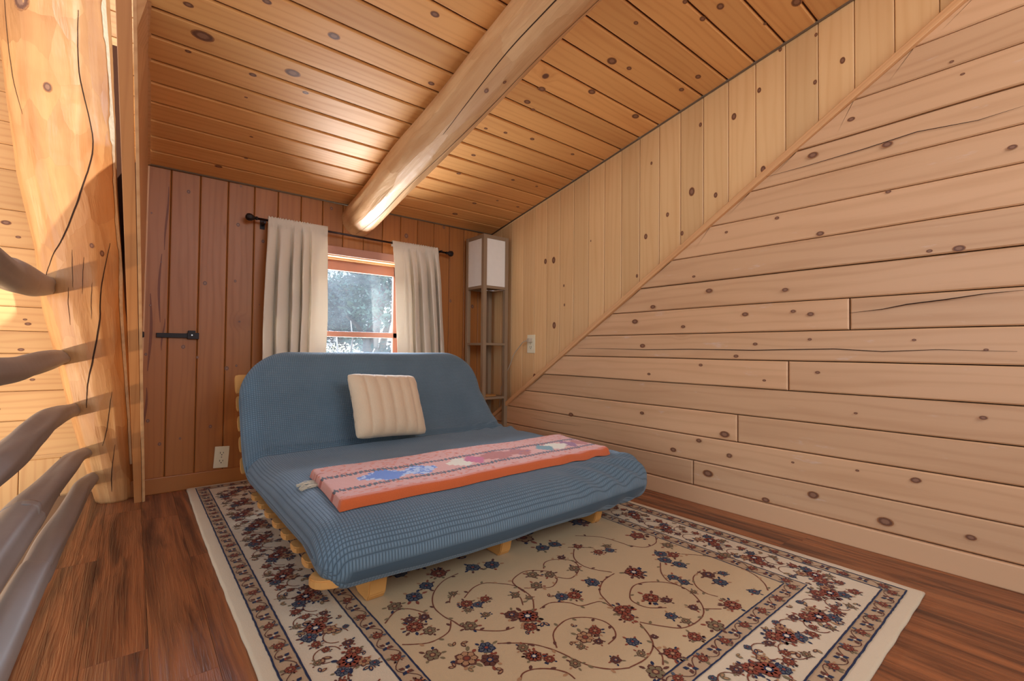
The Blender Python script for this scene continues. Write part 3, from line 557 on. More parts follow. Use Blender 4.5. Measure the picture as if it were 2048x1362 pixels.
# ---------------------------------------------------------------- logs
def facet_log(name, mat, prof, axis_u, nseg, ntheta, seed, amp, cracks=(), extra=None, kno=()):
    """prof(t)->(centre, a, b, radius), facets cut by a drawknife"""
    rd = random.Random(seed); N = 120
    seeds = [(rd.random()*2*math.pi, rd.random(), rd.uniform(.955,1.03), rd.uniform(-1,1)) for _ in range(N)]
    def rad(th, t):
        best = 9; bi = 0
        for (a, s, r, tl) in seeds:
            d = (th-a+math.pi) % (2*math.pi) - math.pi
            if abs(d) > 1.1: continue
            dz = (t-s)
            if abs(dz) > .3: continue
            rr = (r + tl*dz*amp*2 + 2.2*dz*dz)/math.cos(d)
            if rr < best: best = rr; bi = a
        rad.tone = (bi*37.13) % 1.0
        return min(best, 1.08)
    bm = bmesh.new(); uvl = bm.loops.layers.uv.new('UVMap'); G = []; TN = []
    pl = bm.faces.layers.float.new('pid')
    for i in range(nseg+1):
        t = i/nseg; c, a, b, r = prof(t); row = []; TN.append([])
        for k in range(ntheta):
            th = 2*math.pi*k/ntheta
            R_ = r*(1+(rad(th,t)-1)*amp*6); TN[-1].append(rad.tone)
            row.append(bm.verts.new(c + a*math.cos(th)*R_ + b*math.sin(th)*R_))
        G.append(row)
    L = (prof(1)[0]-prof(0)[0]).length; C_ = 2*math.pi*prof(.5)[3]
    for i in range(nseg):
        for k in range(ntheta):
            f = bm.faces.new((G[i][k], G[i][(k+1)%ntheta], G[i+1][(k+1)%ntheta], G[i+1][k])); f.smooth = True; f[pl] = TN[i][k]
            for l, (ii, kk) in zip(f.loops, ((i,k),(i,k+1),(i+1,k+1),(i+1,k))): l[uvl].uv = (ii/nseg*L, kk/ntheta*C_)
    bm.faces.new(G[0][::-1]); bm.faces.new(G[-1])
    def surf(th, t, off=.001):
        c, a, b, r = prof(t); R_ = r*(1+(rad(th,t)-1)*amp*6) + off
        return c + a*math.cos(th)*R_ + b*math.sin(th)*R_
    for (pts, wd) in cracks:
        pp = resample([(p[0], p[1], 0) for p in pts], len(pts)*7); prev = None
        for i, p in enumerate(pp):
            jit = .012*noise.noise(Vector((i*.45, wd*900, 0)))
            k = wd*(.35+.65*math.sin(math.pi*i/(len(pp)-1)))/prof(p.y)[3]/2
            cur = (bm.verts.new(surf(p.x+jit-k, p.y)), bm.verts.new(surf(p.x+jit+k, p.y)))
            if prev: F = bm.faces.new((prev[0],prev[1],cur[1],cur[0])); F.material_index = 1
            prev = cur
    for (th, t, r) in kno:
        c0 = bm.verts.new(surf(th, t, .0015)); ring = []
        for k in range(12):
            q_ = 2*math.pi*k/12; ring.append(bm.verts.new(surf(th+r*math.cos(q_)/prof(t)[3], t+r*1.5*math.sin(q_)/L, .0012)))
        for k in range(12):
            F = bm.faces.new((c0, ring[k], ring[(k+1)%12])); F.material_index = 2
            for l in F.loops:
                if l.vert is c0: l[uvl].uv = (0,0)
                else: j = ring.index(l.vert); l[uvl].uv = (math.cos(j*math.pi/6), math.sin(j*math.pi/6))
    if extra: extra(bm, surf)
    bmesh.ops.recalc_face_normals(bm, faces=[f for f in bm.faces if f.material_index == 0])
    return obj(name, bm, [mat, MAT['crack'], MAT['knotwood'], MAT['rawedge']])
PC = [(0.0,-.052,.066),(.1,-.064,.079),(.4,-.107,.106),(.63,-.136,.121),(.9,-.174,.139),(1.15,-.194,.148),(1.45,-.235,.168),(1.78,-.263,.178),(2.27,-.302,.189),(2.7,-.33,.2)]
def post_prof(t):
    z = t*2.7
    for i in range(len(PC)-1):
        if z <= PC[i+1][0]+1e-6:
            f = (z-PC[i][0])/(PC[i+1][0]-PC[i][0]); x = PC[i][1]+f*(PC[i+1][1]-PC[i][1]); r = PC[i][2]+f*(PC[i+1][2]-PC[i][2]); break
    return Vector((x, 2.885, z)), Vector((1,0,0)), Vector((0,1,0)), r*1.0
# theta: 0 = +X (right), -pi/2 = towards the camera
def post_edge(bm, surf):
    prev = None; rd = random.Random(5)
    for i in range(130):
        t = .06 + .92*i/129; 
        w_ = .05 + .05*abs(noise.noise(Vector((i*.3,2,0)))) + (.05 if noise.noise(Vector((i*.08,7,0))) > .25 else 0)
        cur = (bm.verts.new(surf(-.42-w_, t, .002)), bm.verts.new(surf(-.36, t, .006)), bm.verts.new(surf(-.30, t, .001)))
        if prev:
            for j in range(2):
                F = bm.faces.new((prev[j],prev[j+1],cur[j+1],cur[j])); F.material_index = 3
        prev = cur
cr_post = [([(-1.15,.80),(-1.2,.7),(-1.0,.60),(-1.3,.52),(-1.75,.45),(-2.25,.40),(-2.6,.36)], .006),
           ([(-.75,.44),(-1.05,.37),(-1.2,.31),(-1.5,.25),(-1.8,.2),(-1.95,.165)], .006),
           ([(-1.1,.19),(-1.4,.13),(-1.65,.10)], .003), ([(-2.45,.86),(-2.5,.70),(-2.3,.62)], .003),
           ([(-1.2,.10),(-1.5,.05),(-1.6,.02)], .003), ([(-1.7,.42),(-1.75,.36)], .002), ([(-1.45,.41),(-1.55,.35)], .002), ([(-1.85,.36),(-1.95,.30)], .002), ([(-1.3,.37),(-1.4,.31)],.002)]
po = facet_log('log_post', MAT['postlog'], post_prof, 2, 260, 110, 11, .15, cr_post, post_edge, [(-2.1,.79,.03),(-1.75,.665,.014),(-1.0,.42,.010),(-1.25,.43,.008)])
tag(po, 'massive peeled log post, flared and leaning, at the left of the wall', 'post')
def beam_prof(t):
    y = 2.95 - t*3.9
    x = 1.078 + .012*noise.noise(Vector((y*1.3, 0, 0))); r = .100*(1 + .05*noise.noise(Vector((y*2.1, 5, 0))) - (.04 if y > 2.8 else 0))
    return Vector((x, y, ceil_z(y)-.082+.006*noise.noise(Vector((y*1.7,9,0))))), Vector((1,0,0)), Vector((0,PM,1)).normalized(), r
cr_beam = [([(-1.75,.02),(-1.5,.10),(-1.45,.2),(-1.2,.30),(-1.15,.42),(-.9,.55),(-.8,.7)], .004), ([(-2.0,.30),(-2.25,.42),(-2.2,.55),(-2.5,.7),(-2.5,.9)], .004)]
be = facet_log('ceiling_beam', MAT['beamlog'], beam_prof, 1, 300, 90, 23, .14, cr_beam, None, [(-1.9,.38,.008),(-1.6,.40,.006)])
tag(be, 'round peeled log beam running under the sloping ceiling boards', 'beam')
# railing
rl = thing('log_railing', 'rustic railing of five crooked grey log rails at the loft edge', 'railing', (-.2, 2.0, 0))
def rail(pts, rads, seed):
    bm = bmesh.new(); pp = resample(pts, 80); rr = [q.x for q in resample([(r,0,0) for r in rads], 80)]
    tube(bm, [p-Vector((-.2,2.0,0)) for p in pp], rr, 24, 0, True, .30, seed*7, .05)
    return obj('rail', bm, MAT['raillog'], rl)
rail([(-.300,2.88,.985),(-.31,2.6,.962),(-.31,2.2,.947),(-.31,2.03,.938),(-.31,1.5,.955),(-.32,.6,1.0),(-.34,-1.2,1.03)], [.040,.050,.050,.046,.046,.046,.046], 1)
rail([(-.240,2.87,.670),(-.25,2.6,.664),(-.26,2.2,.659),(-.26,1.74,.654),(-.26,1.2,.67),(-.27,.4,.72),(-.28,-1.2,.78)], [.030,.033,.036,.037,.038,.038,.038], 2)
rail([(-.195,2.87,.435),(-.21,2.6,.448),(-.215,2.24,.464),(-.215,1.84,.469),(-.215,1.46,.472),(-.22,.8,.49),(-.23,-1.2,.55)], [.026,.030,.034,.034,.033,.036,.036], 3)
rail([(-.152,2.87,.236),(-.17,2.6,.262),(-.175,2.25,.294),(-.175,1.72,.335),(-.175,1.4,.353),(-.175,1.2,.364),(-.19,-1.2,.44)], [.024,.028,.032,.033,.034,.035,.035], 4)
rail([(-.130,2.86,.118),(-.145,2.6,.140),(-.15,2.3,.164),(-.15,1.73,.216),(-.15,1.4,.241),(-.15,1.06,.268),(-.16,-1.2,.34)], [.026,.030,.032,.032,.030,.029,.029], 5)
# ---------------------------------------------------------------- window
wn_ = bpy.data.objects.new('window_1', None); SC.collection.objects.link(wn_); wn_.location = (1.11, D, WZ0); wn_['kind'] = 'structure'
def wbox(name, boxes, mat, parent=wn_, bev=.002, ax='x'):
    bm = bmesh.new()
    for lo, hi in boxes: box(bm, [lo[i]-wn_.location[i] for i in range(3)], [hi[i]-wn_.location[i] for i in range(3)], bev)
    uvbox(bm, ax); return obj(name, bm, mat, parent)
wbox('casing', [((WX0-.06,D-.014,WZ1-.001),(WX1+.06,D-.0005,WZ1+.050)), ((WX0-.06,D-.013,WZ0-.05),(WX0,D-.0005,WZ1-.002)), ((WX1,D-.013,WZ0-.05),(WX1+.06,D-.0005,WZ1-.002)), ((WX0-.07,D-.03,WZ0-.03),(WX1+.07,D-.0005,WZ0))], MAT['sash'])
wbox('jamb', [((WX0,D,WZ1-.008),(WX1,D+.10,WZ1)), ((WX0,D+.05,WZ1-.016),(WX1,D+.10,WZ1-.008)), ((WX0,D,WZ0),(WX0+.012,D+.10,WZ1-.008)), ((WX1-.012,D,WZ0),(WX1,D+.10,WZ1-.008)), ((WX0,D,WZ0),(WX1,D+.13,WZ0+.012))], MAT['trimpale'])
SY = D+.095
wbox('sash', [((WX0+.01,SY,1.215),(WX1-.01,SY+.025,1.276)), ((WX0+.01,SY,.793),(WX1-.01,SY+.03,.828)), ((WX0+.01,SY,WZ0+.012),(WX1-.01,SY+.03,.65)), ((WX0+.01,SY,WZ0+.012),(WX0+.045,SY+.025,1.276)), ((WX1-.045,SY,WZ0+.012),(WX1-.01,SY+.025,1.276))], MAT['sash'])
#wbox('latch', [((1.075,SY-.012,.829),(1.12,SY+.012,.838))], MAT['black'], bev=.001)
for (z0, z1, nm) in ((.825,1.22,'pane'), (.645,.797,'pane')):
    wbox(nm, [((WX0+.04,SY+.012,z0),(WX1-.04,SY+.015,z1))], MAT['glass'], bev=0)
# outer skin of the wall around the window
# ---------------------------------------------------------------- curtains and rod
rod = thing('curtain_rod', 'dark metal curtain rod with faceted black finials above the window', 'curtain rod', (1.1, 2.812, 1.408))
L0 = Vector((1.1, 2.812, 1.408)); ra, rb = Vector((.512,2.812,1.419)), Vector((1.690,2.812,1.399))
bm = bmesh.new(); tube(bm, [ra-L0, rb-L0], .0065, 12); obj('rod', bm, MAT['rodmetal'], rod)
for e_, s_ in ((ra, -1), (rb, 1)):
    bm = bmesh.new(); d_ = (rb-ra).normalized()*s_; pr_ = [(0,.008),(.008,.011),(.014,.007),(.020,.012),(.032,.019),(.044,.021),(.054,.017),(.060,.006)]
    tube(bm, [e_-L0+d_*a for a, r in pr_], [r for a, r in pr_], 7)
    for f in bm.faces: f.smooth = False
    obj('finial', bm, MAT['black'], rod)
for x_ in (.545, 1.655):
    bm = bmesh.new(); box(bm, (x_-L0.x-.006, -.006, -.010), (x_-L0.x+.006, D-L0.y-.0006, .002), .001); box(bm, (x_-L0.x-.012, D-L0.y-.004, -.03), (x_-L0.x+.012, D-L0.y-.0006, .03), .001); obj('bracket', bm, MAT['black'], rod)
def curtain(name, label, xt0, xt1, xb0, xb1, zt_, zb, folds, flat, seed):
    bm = bmesh.new(); NX, NZ_ = 150, 60; G = []
    for j in range(NZ_+1):
        v = j/NZ_; z = zt_ + .012 - (zt_+.012-zb)*v; row = []
        for i in range(NX+1):
            u = i/NX
            uu = u
            x = (xt0+(xt1-xt0)*uu)*(1-v) + (xb0+(xb1-xb0)*uu)*v
            fl_ = flat(u)
            amp = (.0045 + .030*min(1, v*3.2))*(1-fl_)
            ph = folds*math.pi*2*(u + .025*math.sin(v*2+seed) + .03*math.sin(u*9+seed))
            y = 2.806 - .016*min(1, v*6) + amp*(1-2*abs(math.sin(ph*.5+.3*math.sin(v*3)))**.8) + .004*math.sin(ph*.37+v*5+seed)
            x += amp*.45*math.cos(ph+.6)
            if v < .06: y += .0035*math.sin(u*260+seed)*(1-fl_*.6); z += .003*math.sin(u*140+seed)*(1-fl_)*(1 if j == 0 else .3)
            if v < .05: y = 2.812 - .010 - .002*abs(math.sin(u*150)) * 1
            x += .010*noise.noise(Vector((u*2, v*3, seed)))*v
            row.append(bm.verts.new((x, min(y, D-.022), z)))
        G.append(row)
    for j in range(NZ_):
        for i in range(NX):
            f = bm.faces.new((G[j][i], G[j+1][i], G[j+1][i+1], G[j][i+1])); f.smooth = True
    # rod pocket behind the rod
    for i in range(NX):
        pass
    back = []
    for j in range(4):
        row = [];
        for i in range(NX+1):
            c = G[0][i].co; y = [c.y+.004, 2.8205, 2.8225, 2.822][j]; z = c.z - [-.001,.004,.018,.034][j]
            row.append(bm.verts.new((c.x, y, z)))
        back.append(row)
    rows = [G[0]] + back
    for j in range(4):
        for i in range(NX):
            f = bm.faces.new((rows[j][i], rows[j][i+1], rows[j+1][i+1], rows[j+1][i])); f.smooth = True
    o = obj(name, bm, MAT['curtain'])
    mod(o, 'SOLIDIFY', thickness=.0014)
    return tag(o, label, 'curtain', 'curtains at the window')
curtain('curtain', 'cream curtain panel hanging left of the window', .562, .878, .535, .880, 1.424, .50, 5.5, lambda u: 1/(1+math.exp(-(u-.72)*30)), 1.0)
curtain('curtain', 'cream curtain panel hanging right of the window, nearer the floor lamp', 1.286, 1.620, 1.338, 1.690, 1.408, .50, 6.0, lambda u: 1/(1+math.exp((u-.26)*30)), 4.0)
# ---------------------------------------------------------------- rug
RX0, RX1, RY0, RY1, RT = .222, 1.842, .297, 2.838, .012
bm = bmesh.new(); mats = ['field','band','outer','navy','rust','brown','tan','green','vine','cream','blue']; MI = {k: i for i, k in enumerate(mats)}
cxr, cyr = (RX0+RX1)/2, (RY0+RY1)/2; lay = [0]
def rnoise(x, y): return .0022*noise.noise(Vector((x*14, y*14, 0)))
def layer(i): return RT + .00025*i
def rq(x0, y0, x1, y1, m, z, n=1):
    f = bm.faces.new([bm.verts.new((x, y, z)) for x, y in ((x0,y0),(x1,y0),(x1,y1),(x0,y1))]); f.material_index = MI[m]
# body with wavy edge and rounded shoulder
def outline(ins, z, wav=1):
    pts = []
    def seg(ax, ay, bx, by, n):
        for i in range(n):
            t = i/n; x = ax+(bx-ax)*t; y = ay+(by-ay)*t; pts.append([x, y])
    seg(RX0+ins, RY0+ins, RX1-ins, RY0+ins, 60); seg(RX1-ins, RY0+ins, RX1-ins, RY1-ins, 90); seg(RX1-ins, RY1-ins, RX0+ins, RY1-ins, 60); seg(RX0+ins, RY1-ins, RX0+ins, RY0+ins, 90)
    return [bm.verts.new((p[0]+rnoise(p[0],p[1])*wav+.004*math.sin(p[1]*2.3)*wav, p[1]+rnoise(p[1]+5,p[0])*wav, z)) for p in pts]
O = [outline(.001, .0), outline(0, .005), outline(.002, .010), outline(.008, RT), outline(.036, RT, 0)]
for a, b in zip(O, O[1:]):
    n = len(a)
    for i in range(n):
        f = bm.faces.new((a[i], a[(i+1)%n], b[(i+1)%n], b[i])); f.material_index = MI['outer']; f.smooth = True
bm.faces.new(O[0][::-1]).material_index = MI['outer']
rq(RX0+.0355, RY0+.0355, RX1-.0355, RY1-.0355, 'band', RT)
for (o1, o2, m) in ((.085,.235,'field'),):
    rq(RX0+o1, RY0+o1, RX1-o1, RY1-o1, 'outer', layer(1))
rq(RX0+.235, RY0+.235, RX1-.235, RY1-.235, 'band', layer(2))
rq(RX0+.283, RY0+.283, RX1-.283, RY1-.283, 'field', layer(3))
def ribbon2(pts, wd, m, z, closed=False, jit=0):
    pts = [Vector((p[0], p[1], 0)) for p in pts]; prev = None; first = None
    for i, p in enumerate(pts):
        a = pts[(i+1) % len(pts)] if closed or i+1 < len(pts) else p; b = pts[i-1] if closed or i else p
        t = (a-b).normalized() if (a-b).length > 1e-6 else Vector((1,0,0)); nn = Vector((-t.y, t.x, 0))
        k = wd/2*(1+.35*noise.noise(Vector((p.x*90, p.y*90, 1)))); j = nn*(jit*noise.noise(Vector((p.x*55, p.y*55, 4))))
        cur = [bm.verts.new((p.x+nn.x*k+j.x, p.y+nn.y*k+j.y, z)), bm.verts.new((p.x-nn.x*k+j.x, p.y-nn.y*k+j.y, z))]
        if prev: bm.faces.new((prev[0],cur[0],cur[1],prev[1])).material_index = MI[m]
        else: first = cur
        prev = cur
    if closed: bm.faces.new((prev[0],first[0],first[1],prev[1])).material_index = MI[m]
for ins, wd in ((.036,.0045),(.085,.0045),(.235,.0042),(.283,.0042)):
    pts = []; a, b, c, d = RX0+ins, RX1-ins, RY0+ins, RY1-ins
    for (x0,y0,x1,y1) in ((a,c,b,c),(b,c,b,d),(b,d,a,d),(a,d,a,c)):
        n = int(max(abs(x1-x0), abs(y1-y0))/.012)
        pts += [(x0+(x1-x0)*i/n, y0+(y1-y0)*i/n) for i in range(n)]
    ribbon2(pts, wd, 'navy', layer(5), True, .0016)
def poly(pts, m, z):
    try: bm.faces.new([bm.verts.new((x, y, z)) for x, y in pts]).material_index = MI[m]
    except Exception: pass
zc = [6]
def petal(cx, cy, a, r0, r1, wd, m, z):
    ca, sa = math.cos(a), math.sin(a)
    P_ = [(r0,0),(r0+(r1-r0)*.35,wd),(r0+(r1-r0)*.75,wd*.9),(r1,0),(r0+(r1-r0)*.75,-wd*.9),(r0+(r1-r0)*.35,-wd)]
    poly([(cx+p*ca-q_*sa, cy+p*sa+q_*ca) for p, q_ in P_], m, z)
def disc(cx, cy, r, m, z, n=9):
    poly([(cx+r*math.cos(2*math.pi*k/n), cy+r*math.sin(2*math.pi*k/n)) for k in range(n)], m, z)
KIND = {'N':('navy','blue','rust'),'P':('brown','rust','navy'),'R':('brown','rust','tan'),'T':('brown','tan','rust'),'B':('brown','brown','tan'),'G':('brown','green','tan')}
rr_ = random.Random(9)
def flower(k, x, y, r):
    z = layer(6) + rr_.random()*.0001; rot = rr_.random()*6.28
    if k == 'L':
        for j in range(2):
            a = rot + j*1.1
            petal(x, y, a, 0, r*1.3, r*.32, rr_.choice(['navy','green','brown']), z); petal(x, y, a, r*.25, r*1.0, r*.16, 'tan', z+.0002)
        return
    o, f, c = KIND[k]
    n = {'N':8,'P':9,'R':8,'T':7,'B':7,'G':6}[k]
    for j in range(n):
        a = rot + 2*math.pi*j/n
        petal(x, y, a, r*.1, r*rr_.uniform(.9,1.15), r*.38, o, z)
        petal(x, y, a, r*.2, r*.88, r*.27, f, z+.0002)
    if r > .011:
        for j in range(5):
            a = rot + j*1.26 + rr_.uniform(-.4,.4)
            petal(x, y, a, r*.9, r*rr_.uniform(1.4,1.75), r*.17, rr_.choice(['green','tan','brown','navy','rust']), z-.0002)
    if k in 'PR':
        for j in range(6):
            a = rot + 1 + rr_.uniform(-1.6,1.6); petal(x, y, a, r*.95, r*1.5, r*.13, rr_.choice(['navy','brown','rust']), z-.0001)
    disc(x, y, r*.38, 'navy' if k in 'NPB' else o, z+.0004); disc(x, y, r*.22, 'cream' if k == 'P' else c, z+.0006)
for (k, x, y, r) in FL: flower(k, x, y, r*1.25)
for v in VN:
    pp = resample([(p[0], p[1], 0) for p in v], max(6, len(v)*5))
    ribbon2([(p.x, p.y) for p in pp], .0038, 'vine', layer(5))
    for j in range(3, len(pp)-2, 7):
        p = pp[j]; petal(p.x, p.y, rr_.random()*6.28, 0, .016, .004, rr_.choice(['tan','brown','green']), layer(5)+.0001)
# rest of the field (mostly under the futon and near the camera)
for i in range(90):
    x = rr_.uniform(RX0+.31, RX1-.31); y = rr_.uniform(RY0+.31, RY1-.31)
    if .45 < y < 1.35 and all((x-f[1])**2+(y-f[2])**2 > .0022 for f in FL) is False: continue
    if .5 < y < 1.3 and x > .5: continue
    flower(rr_.choice('NPRTBGLL'), x, y, rr_.uniform(.02,.042))
# guard bands
def along_rect(ins):
    a, b, c, d = RX0+ins, RX1-ins, RY0+ins, RY1-ins
    return [((a,c),(b,c)),((b,c),(b,d)),((b,d),(a,d)),((a,d),(a,c))]
for ins in (.0605,.259):
    for (p0, p1) in along_rect(ins):
        L_ = math.hypot(p1[0]-p0[0], p1[1]-p0[1]); n = round(L_/.052); tx, ty = (p1[0]-p0[0])/L_, (p1[1]-p0[1])/L_; nx, ny = -ty, tx
        for i in range(n):
            t = (i+.5)*L_/n; x, y = p0[0]+tx*t, p0[1]+ty*t
            if i % 2:
                for sx_ in (-1, 1):
                    for sy_ in (-1, 1):
                        poly([(x+tx*a_*sx_+nx*b_*sy_, y+ty*a_*sx_+ny*b_*sy_) for a_, b_ in ((.002,.001),(.012,.003),(.013,.013),(.004,.011))], 'brown' if sx_*sy_ > 0 else 'navy', layer(6))
                disc(x, y, .0035, 'cream', layer(7)); petal(x, y, math.atan2(ty, tx), .003, .012, .0025, 'rust', layer(7))
            else:
                flower('R', x, y, .013)
                petal(x, y, math.atan2(ty,tx)+1.2, .010, .022, .004, 'blue', layer(6)); petal(x, y, math.atan2(ty,tx)-1.9, .010, .022, .004, 'green', layer(6))
        pts = [(p0[0]+tx*t+nx*.017*math.sin(t*math.pi/(L_/n)+.8), p0[1]+ty*t+ny*.017*math.sin(t*math.pi/(L_/n)+.8)) for t in [L_*q_/(n*6) for q_ in range(n*6+1)]]
        ribbon2(pts, .0022, 'brown', layer(5))
# main border
for (p0, p1) in along_rect(.16):
    L_ = math.hypot(p1[0]-p0[0], p1[1]-p0[1]); n = round(L_/.17); tx, ty = (p1[0]-p0[0])/L_, (p1[1]-p0[1])/L_; nx, ny = -ty, tx
    def at_(t, s_): return (p0[0]+tx*t+nx*s_, p0[1]+ty*t+ny*s_)
    for i in range(n):
        t = (i+.5)*L_/n; s_ = .012 if i % 2 else -.010
        for (k, dt, ds, r) in (('P',0,s_,.030),('R',-.028,s_+.022,.022),('N',.026,s_-.024,.020),('T',.024,s_+.024,.020),('L',-.045,-.03,.018),('L',.05,.04,.018),('B',-.06,.03,.015),('R',.065,-.03,.016),('G',-.035,-.045,.014),('L',0,-.052,.014),('N',.04,.052,.012),('R',-.07,-.015,.012),('L',-.01,.055,.013)):
            x, y = at_(t+dt+rr_.uniform(-.004,.004), ds+rr_.uniform(-.003,.003)); flower(k, x, y, r*rr_.uniform(.8,1))
        for ph in (0, 1):
            c_ = at_(t+(.06 if ph else -.05), (.02 if ph else -.02)); pts = [(c_[0]+.030*math.cos(q_*.33), c_[1]+.030*math.sin(q_*.33)) for q_ in range(15)]
            ribbon2(pts, .0028, 'vine', layer(5))
rug = obj('area_rug', bm, [MAT['rug_'+k] for k in mats])
tag(rug, 'cream floral rug with rust and navy blossoms inside navy-lined borders', 'rug')
# ---------------------------------------------------------------- futon
FX, FY_ = 1.04, 1.75
fut = thing('futon', 'low blond pine futon frame with round-ended slats, under the blue mattress', 'futon', (FX, FY_, RT))
BZ = RT
def loc(p): return (p[0]-FX, p[1]-FY_, p[2]-BZ)
def slat(x0, x1, c, ang, wd, th, end):
    """slat along X, centre c=(y,z), tilted by ang about X"""
    bm = bmesh.new(); n = 9; pts = []; pw2 = .45 if end < .03 else 1
    hw = wd/2; r = min(hw*.95, end)
    pts = []
    for k in range(n+1):
        a = -math.pi/2 + math.pi*k/n; pts.append((x1-end+end*abs(math.cos(a))**pw2, hw*math.copysign(abs(math.sin(a))**pw2, math.sin(a))))
    for k in range(n+1):
        a = math.pi/2 + math.pi*k/n; pts.append((x0+end-end*abs(math.cos(a))**pw2, hw*math.copysign(abs(math.sin(a))**pw2, math.sin(a))))
    top = [bm.verts.new((p[0], p[1], th/2)) for p in pts]; bot = [bm.verts.new((p[0], p[1], -th/2)) for p in pts]
    bm.faces.new(top); bm.faces.new(bot[::-1]); N = len(pts)
    for k in range(N): bm.faces.new((bot[k], bot[(k+1)%N], top[(k+1)%N], top[k]))
    es = [e for e in bm.edges if abs(e.verts[0].co.z-e.verts[1].co.z) < 1e-5]
    bmesh.ops.bevel(bm, geom=es, offset=.003, segments=2, affect='EDGES')
    bmesh.ops.rotate(bm, cent=(0,0,0), matrix=Matrix.Rotation(ang, 3, 'X'), verts=bm.verts)
    bmesh.ops.translate(bm, vec=loc((0, c[0], c[1])), verts=bm.verts)
    uvbox(bm, 'x'); return obj('slat', bm, MAT['futonwood'], fut)
slat(.350, 1.72, (1.212, .138), 0, .085, .022, .05)
for i in range(7): slat(.372, 1.715, (1.345+.117*i, .136), 0, .062, .018, .012)
bang = math.radians(62)
for i in range(5):
    s_ = .06 + .095*i; slat(.366, 1.66, (2.245+s_*math.cos(bang), .160+s_*math.sin(bang)), bang, .070 if i < 4 else .09, .018, .014)
def sideboard(name, x0, x1, prof):
    bm = bmesh.new(); a = [bm.verts.new(loc((x0, y, z))) for y, z in prof]; b = [bm.verts.new(loc((x1, y, z))) for y, z in prof]
    bm.faces.new(a); bm.faces.new(b[::-1]); N = len(prof)
    for k in range(N): bm.faces.new((a[k], b[k], b[(k+1)%N], a[(k+1)%N]))
    bmesh.ops.recalc_face_normals(bm, faces=bm.faces)
    bmesh.ops.bevel(bm, geom=list(bm.edges), offset=.003, segments=2, affect='EDGES')
    uvl = bm.loops.layers.uv.verify()
    for f in bm.faces:
        for l in f.loops: l[uvl].uv = (l.vert.co.y, l.vert.co.z+l.vert.co.x)
    return obj(name, bm, MAT['futonwood'], fut)
for x0, x1 in ((.520,.572),(.985,1.030),(1.470,1.512)):
    sideboard('runner', x0, x1, [(1.228,.1235),(1.243,.085),(1.256,.030),(1.268,RT+.0005),(1.335,RT+.0005),(1.43,.070),(1.62,.085),(2.02,.085),(2.10,RT+.0005),(2.20,RT+.0005),(2.24,.1235)])
    sideboard('back_support', x0+.004, x1-.004, [(2.235,.135),(2.27,.120),(2.50,.575),(2.455,.60)])
# mattress
mx0, mx1 = .362, 1.725
MID = [(1.150,.192),(1.30,.206),(1.6,.208),(1.95,.208),(2.10,.210),(2.185,.236),(2.235,.300),(2.285,.410),(2.350,.55),(2.420,.692)]
MR = resample([(0,a,b) for a, b in MID], 120)
cum = [0]
for i in range(1, 120): cum.append(cum[-1]+(MR[i]-MR[i-1]).length)
LT = cum[-1]
def midat(s):
    s = max(0, min(LT, s)); lo = 0
    while lo < 118 and cum[lo+1] < s: lo += 1
    f = (s-cum[lo])/(cum[lo+1]-cum[lo]); p = MR[lo].lerp(MR[lo+1], f); t = (MR[lo+1]-MR[lo]).normalized(); return p, Vector((0,-t.z,t.y))
H0 = .072
def ends(x):
    """plan rounding: how far the path is cut at either end for a station x"""
    d = min(x-mx0, mx1-x); r1, r2 = .075, .23
    a = r1-math.sqrt(max(0, r1*r1-max(0, r1-d)**2)); b = r2-math.sqrt(max(0, r2*r2-max(0, r2-d)**2))
    return a, b
def kside(x):
    d = min(x-mx0, mx1-x)/.075
    return math.sqrt(max(.0, 1-(1-min(1,d))**2))*.97+.03
def lump(s, x, side):
    v = .006*noise.noise(Vector((x*3.2, s*3.0, side))) + .003*noise.noise(Vector((x*9, s*9, side+3)))
    if side > 0:
        c = (s-.985)   # crease folds
        v += -.026*math.exp(-(c/.028)**2) + .008*math.exp(-((c+.06)/.05)**2) + .006*math.exp(-((c-.09)/.06)**2)
        # sag right in the lower back corner: pulled folds
        if x > 1.35: v += .010*math.sin((s*1.0-x*1.2)*55)*max(0, (x-1.35)/.4)*math.exp(-((s-.98)/.13)**2)
    if x > 1.15:   # slack folds hanging at the front right
        w_ = max(0, min(1, (x-1.15)/.35))*math.exp(-((s-.02)/.10)**2)
        v += .011*w_*math.sin((x*1.0+s*1.9)*48)*(1 if side > 0 else .7)
    return v
def mpoint(q_, x, side):
    """q_ in 0..1 along the cushion, side +1 top / -1 underside"""
    a, b = ends(x); s = a + (LT-a-b)*q_
    e1 = min(1, (s-a)/.085); e2 = min(1, (LT-b-s)/.07)
    e_ = math.sqrt(max(0, 1-(1-e1)**2))*math.sqrt(max(0, 1-(1-e2)**2))
    p, n = midat(s); h = H0*kside(x)*e_
    x = x - .10*max(0, min(1, (s-.95)/.35))*max(0, (x-1.0)/.7)
    drop = 0
    if side < 0 and s < .2: drop = .035*(1-s/.2)*(1 if x < 1.3 else 1.0)
    off = h*(1 if side > 0 else .80) + (lump(s, x, side) if e_*kside(x) > .25 else lump(s,x,side)*e_*kside(x)*4)
    r = Vector((x, p.y, p.z)) + n*off*side
    if side < 0 and s < .2: r.z -= drop*e_
    if s < .12: r.z -= .030*(1-s/.12)**1.5
    r.y += -.028*math.sin((x-mx0)/(mx1-mx0)*math.pi)*max(0, 1-s/.15)   # front bows out at mid width
    return r, s
bm = bmesh.new(); uvl = bm.loops.layers.uv.new('UVMap'); NXm, NS = 120, 150
def xst(i):
    t = i/NXm; c = .5-.5*math.cos(math.pi*t); return mx0 + (mx1-mx0)*(.45*c + .55*t)
def sst(j):
    t = j/NS; return (.5-.5*math.cos(math.pi*t))*.5 + .5*t
cols = []
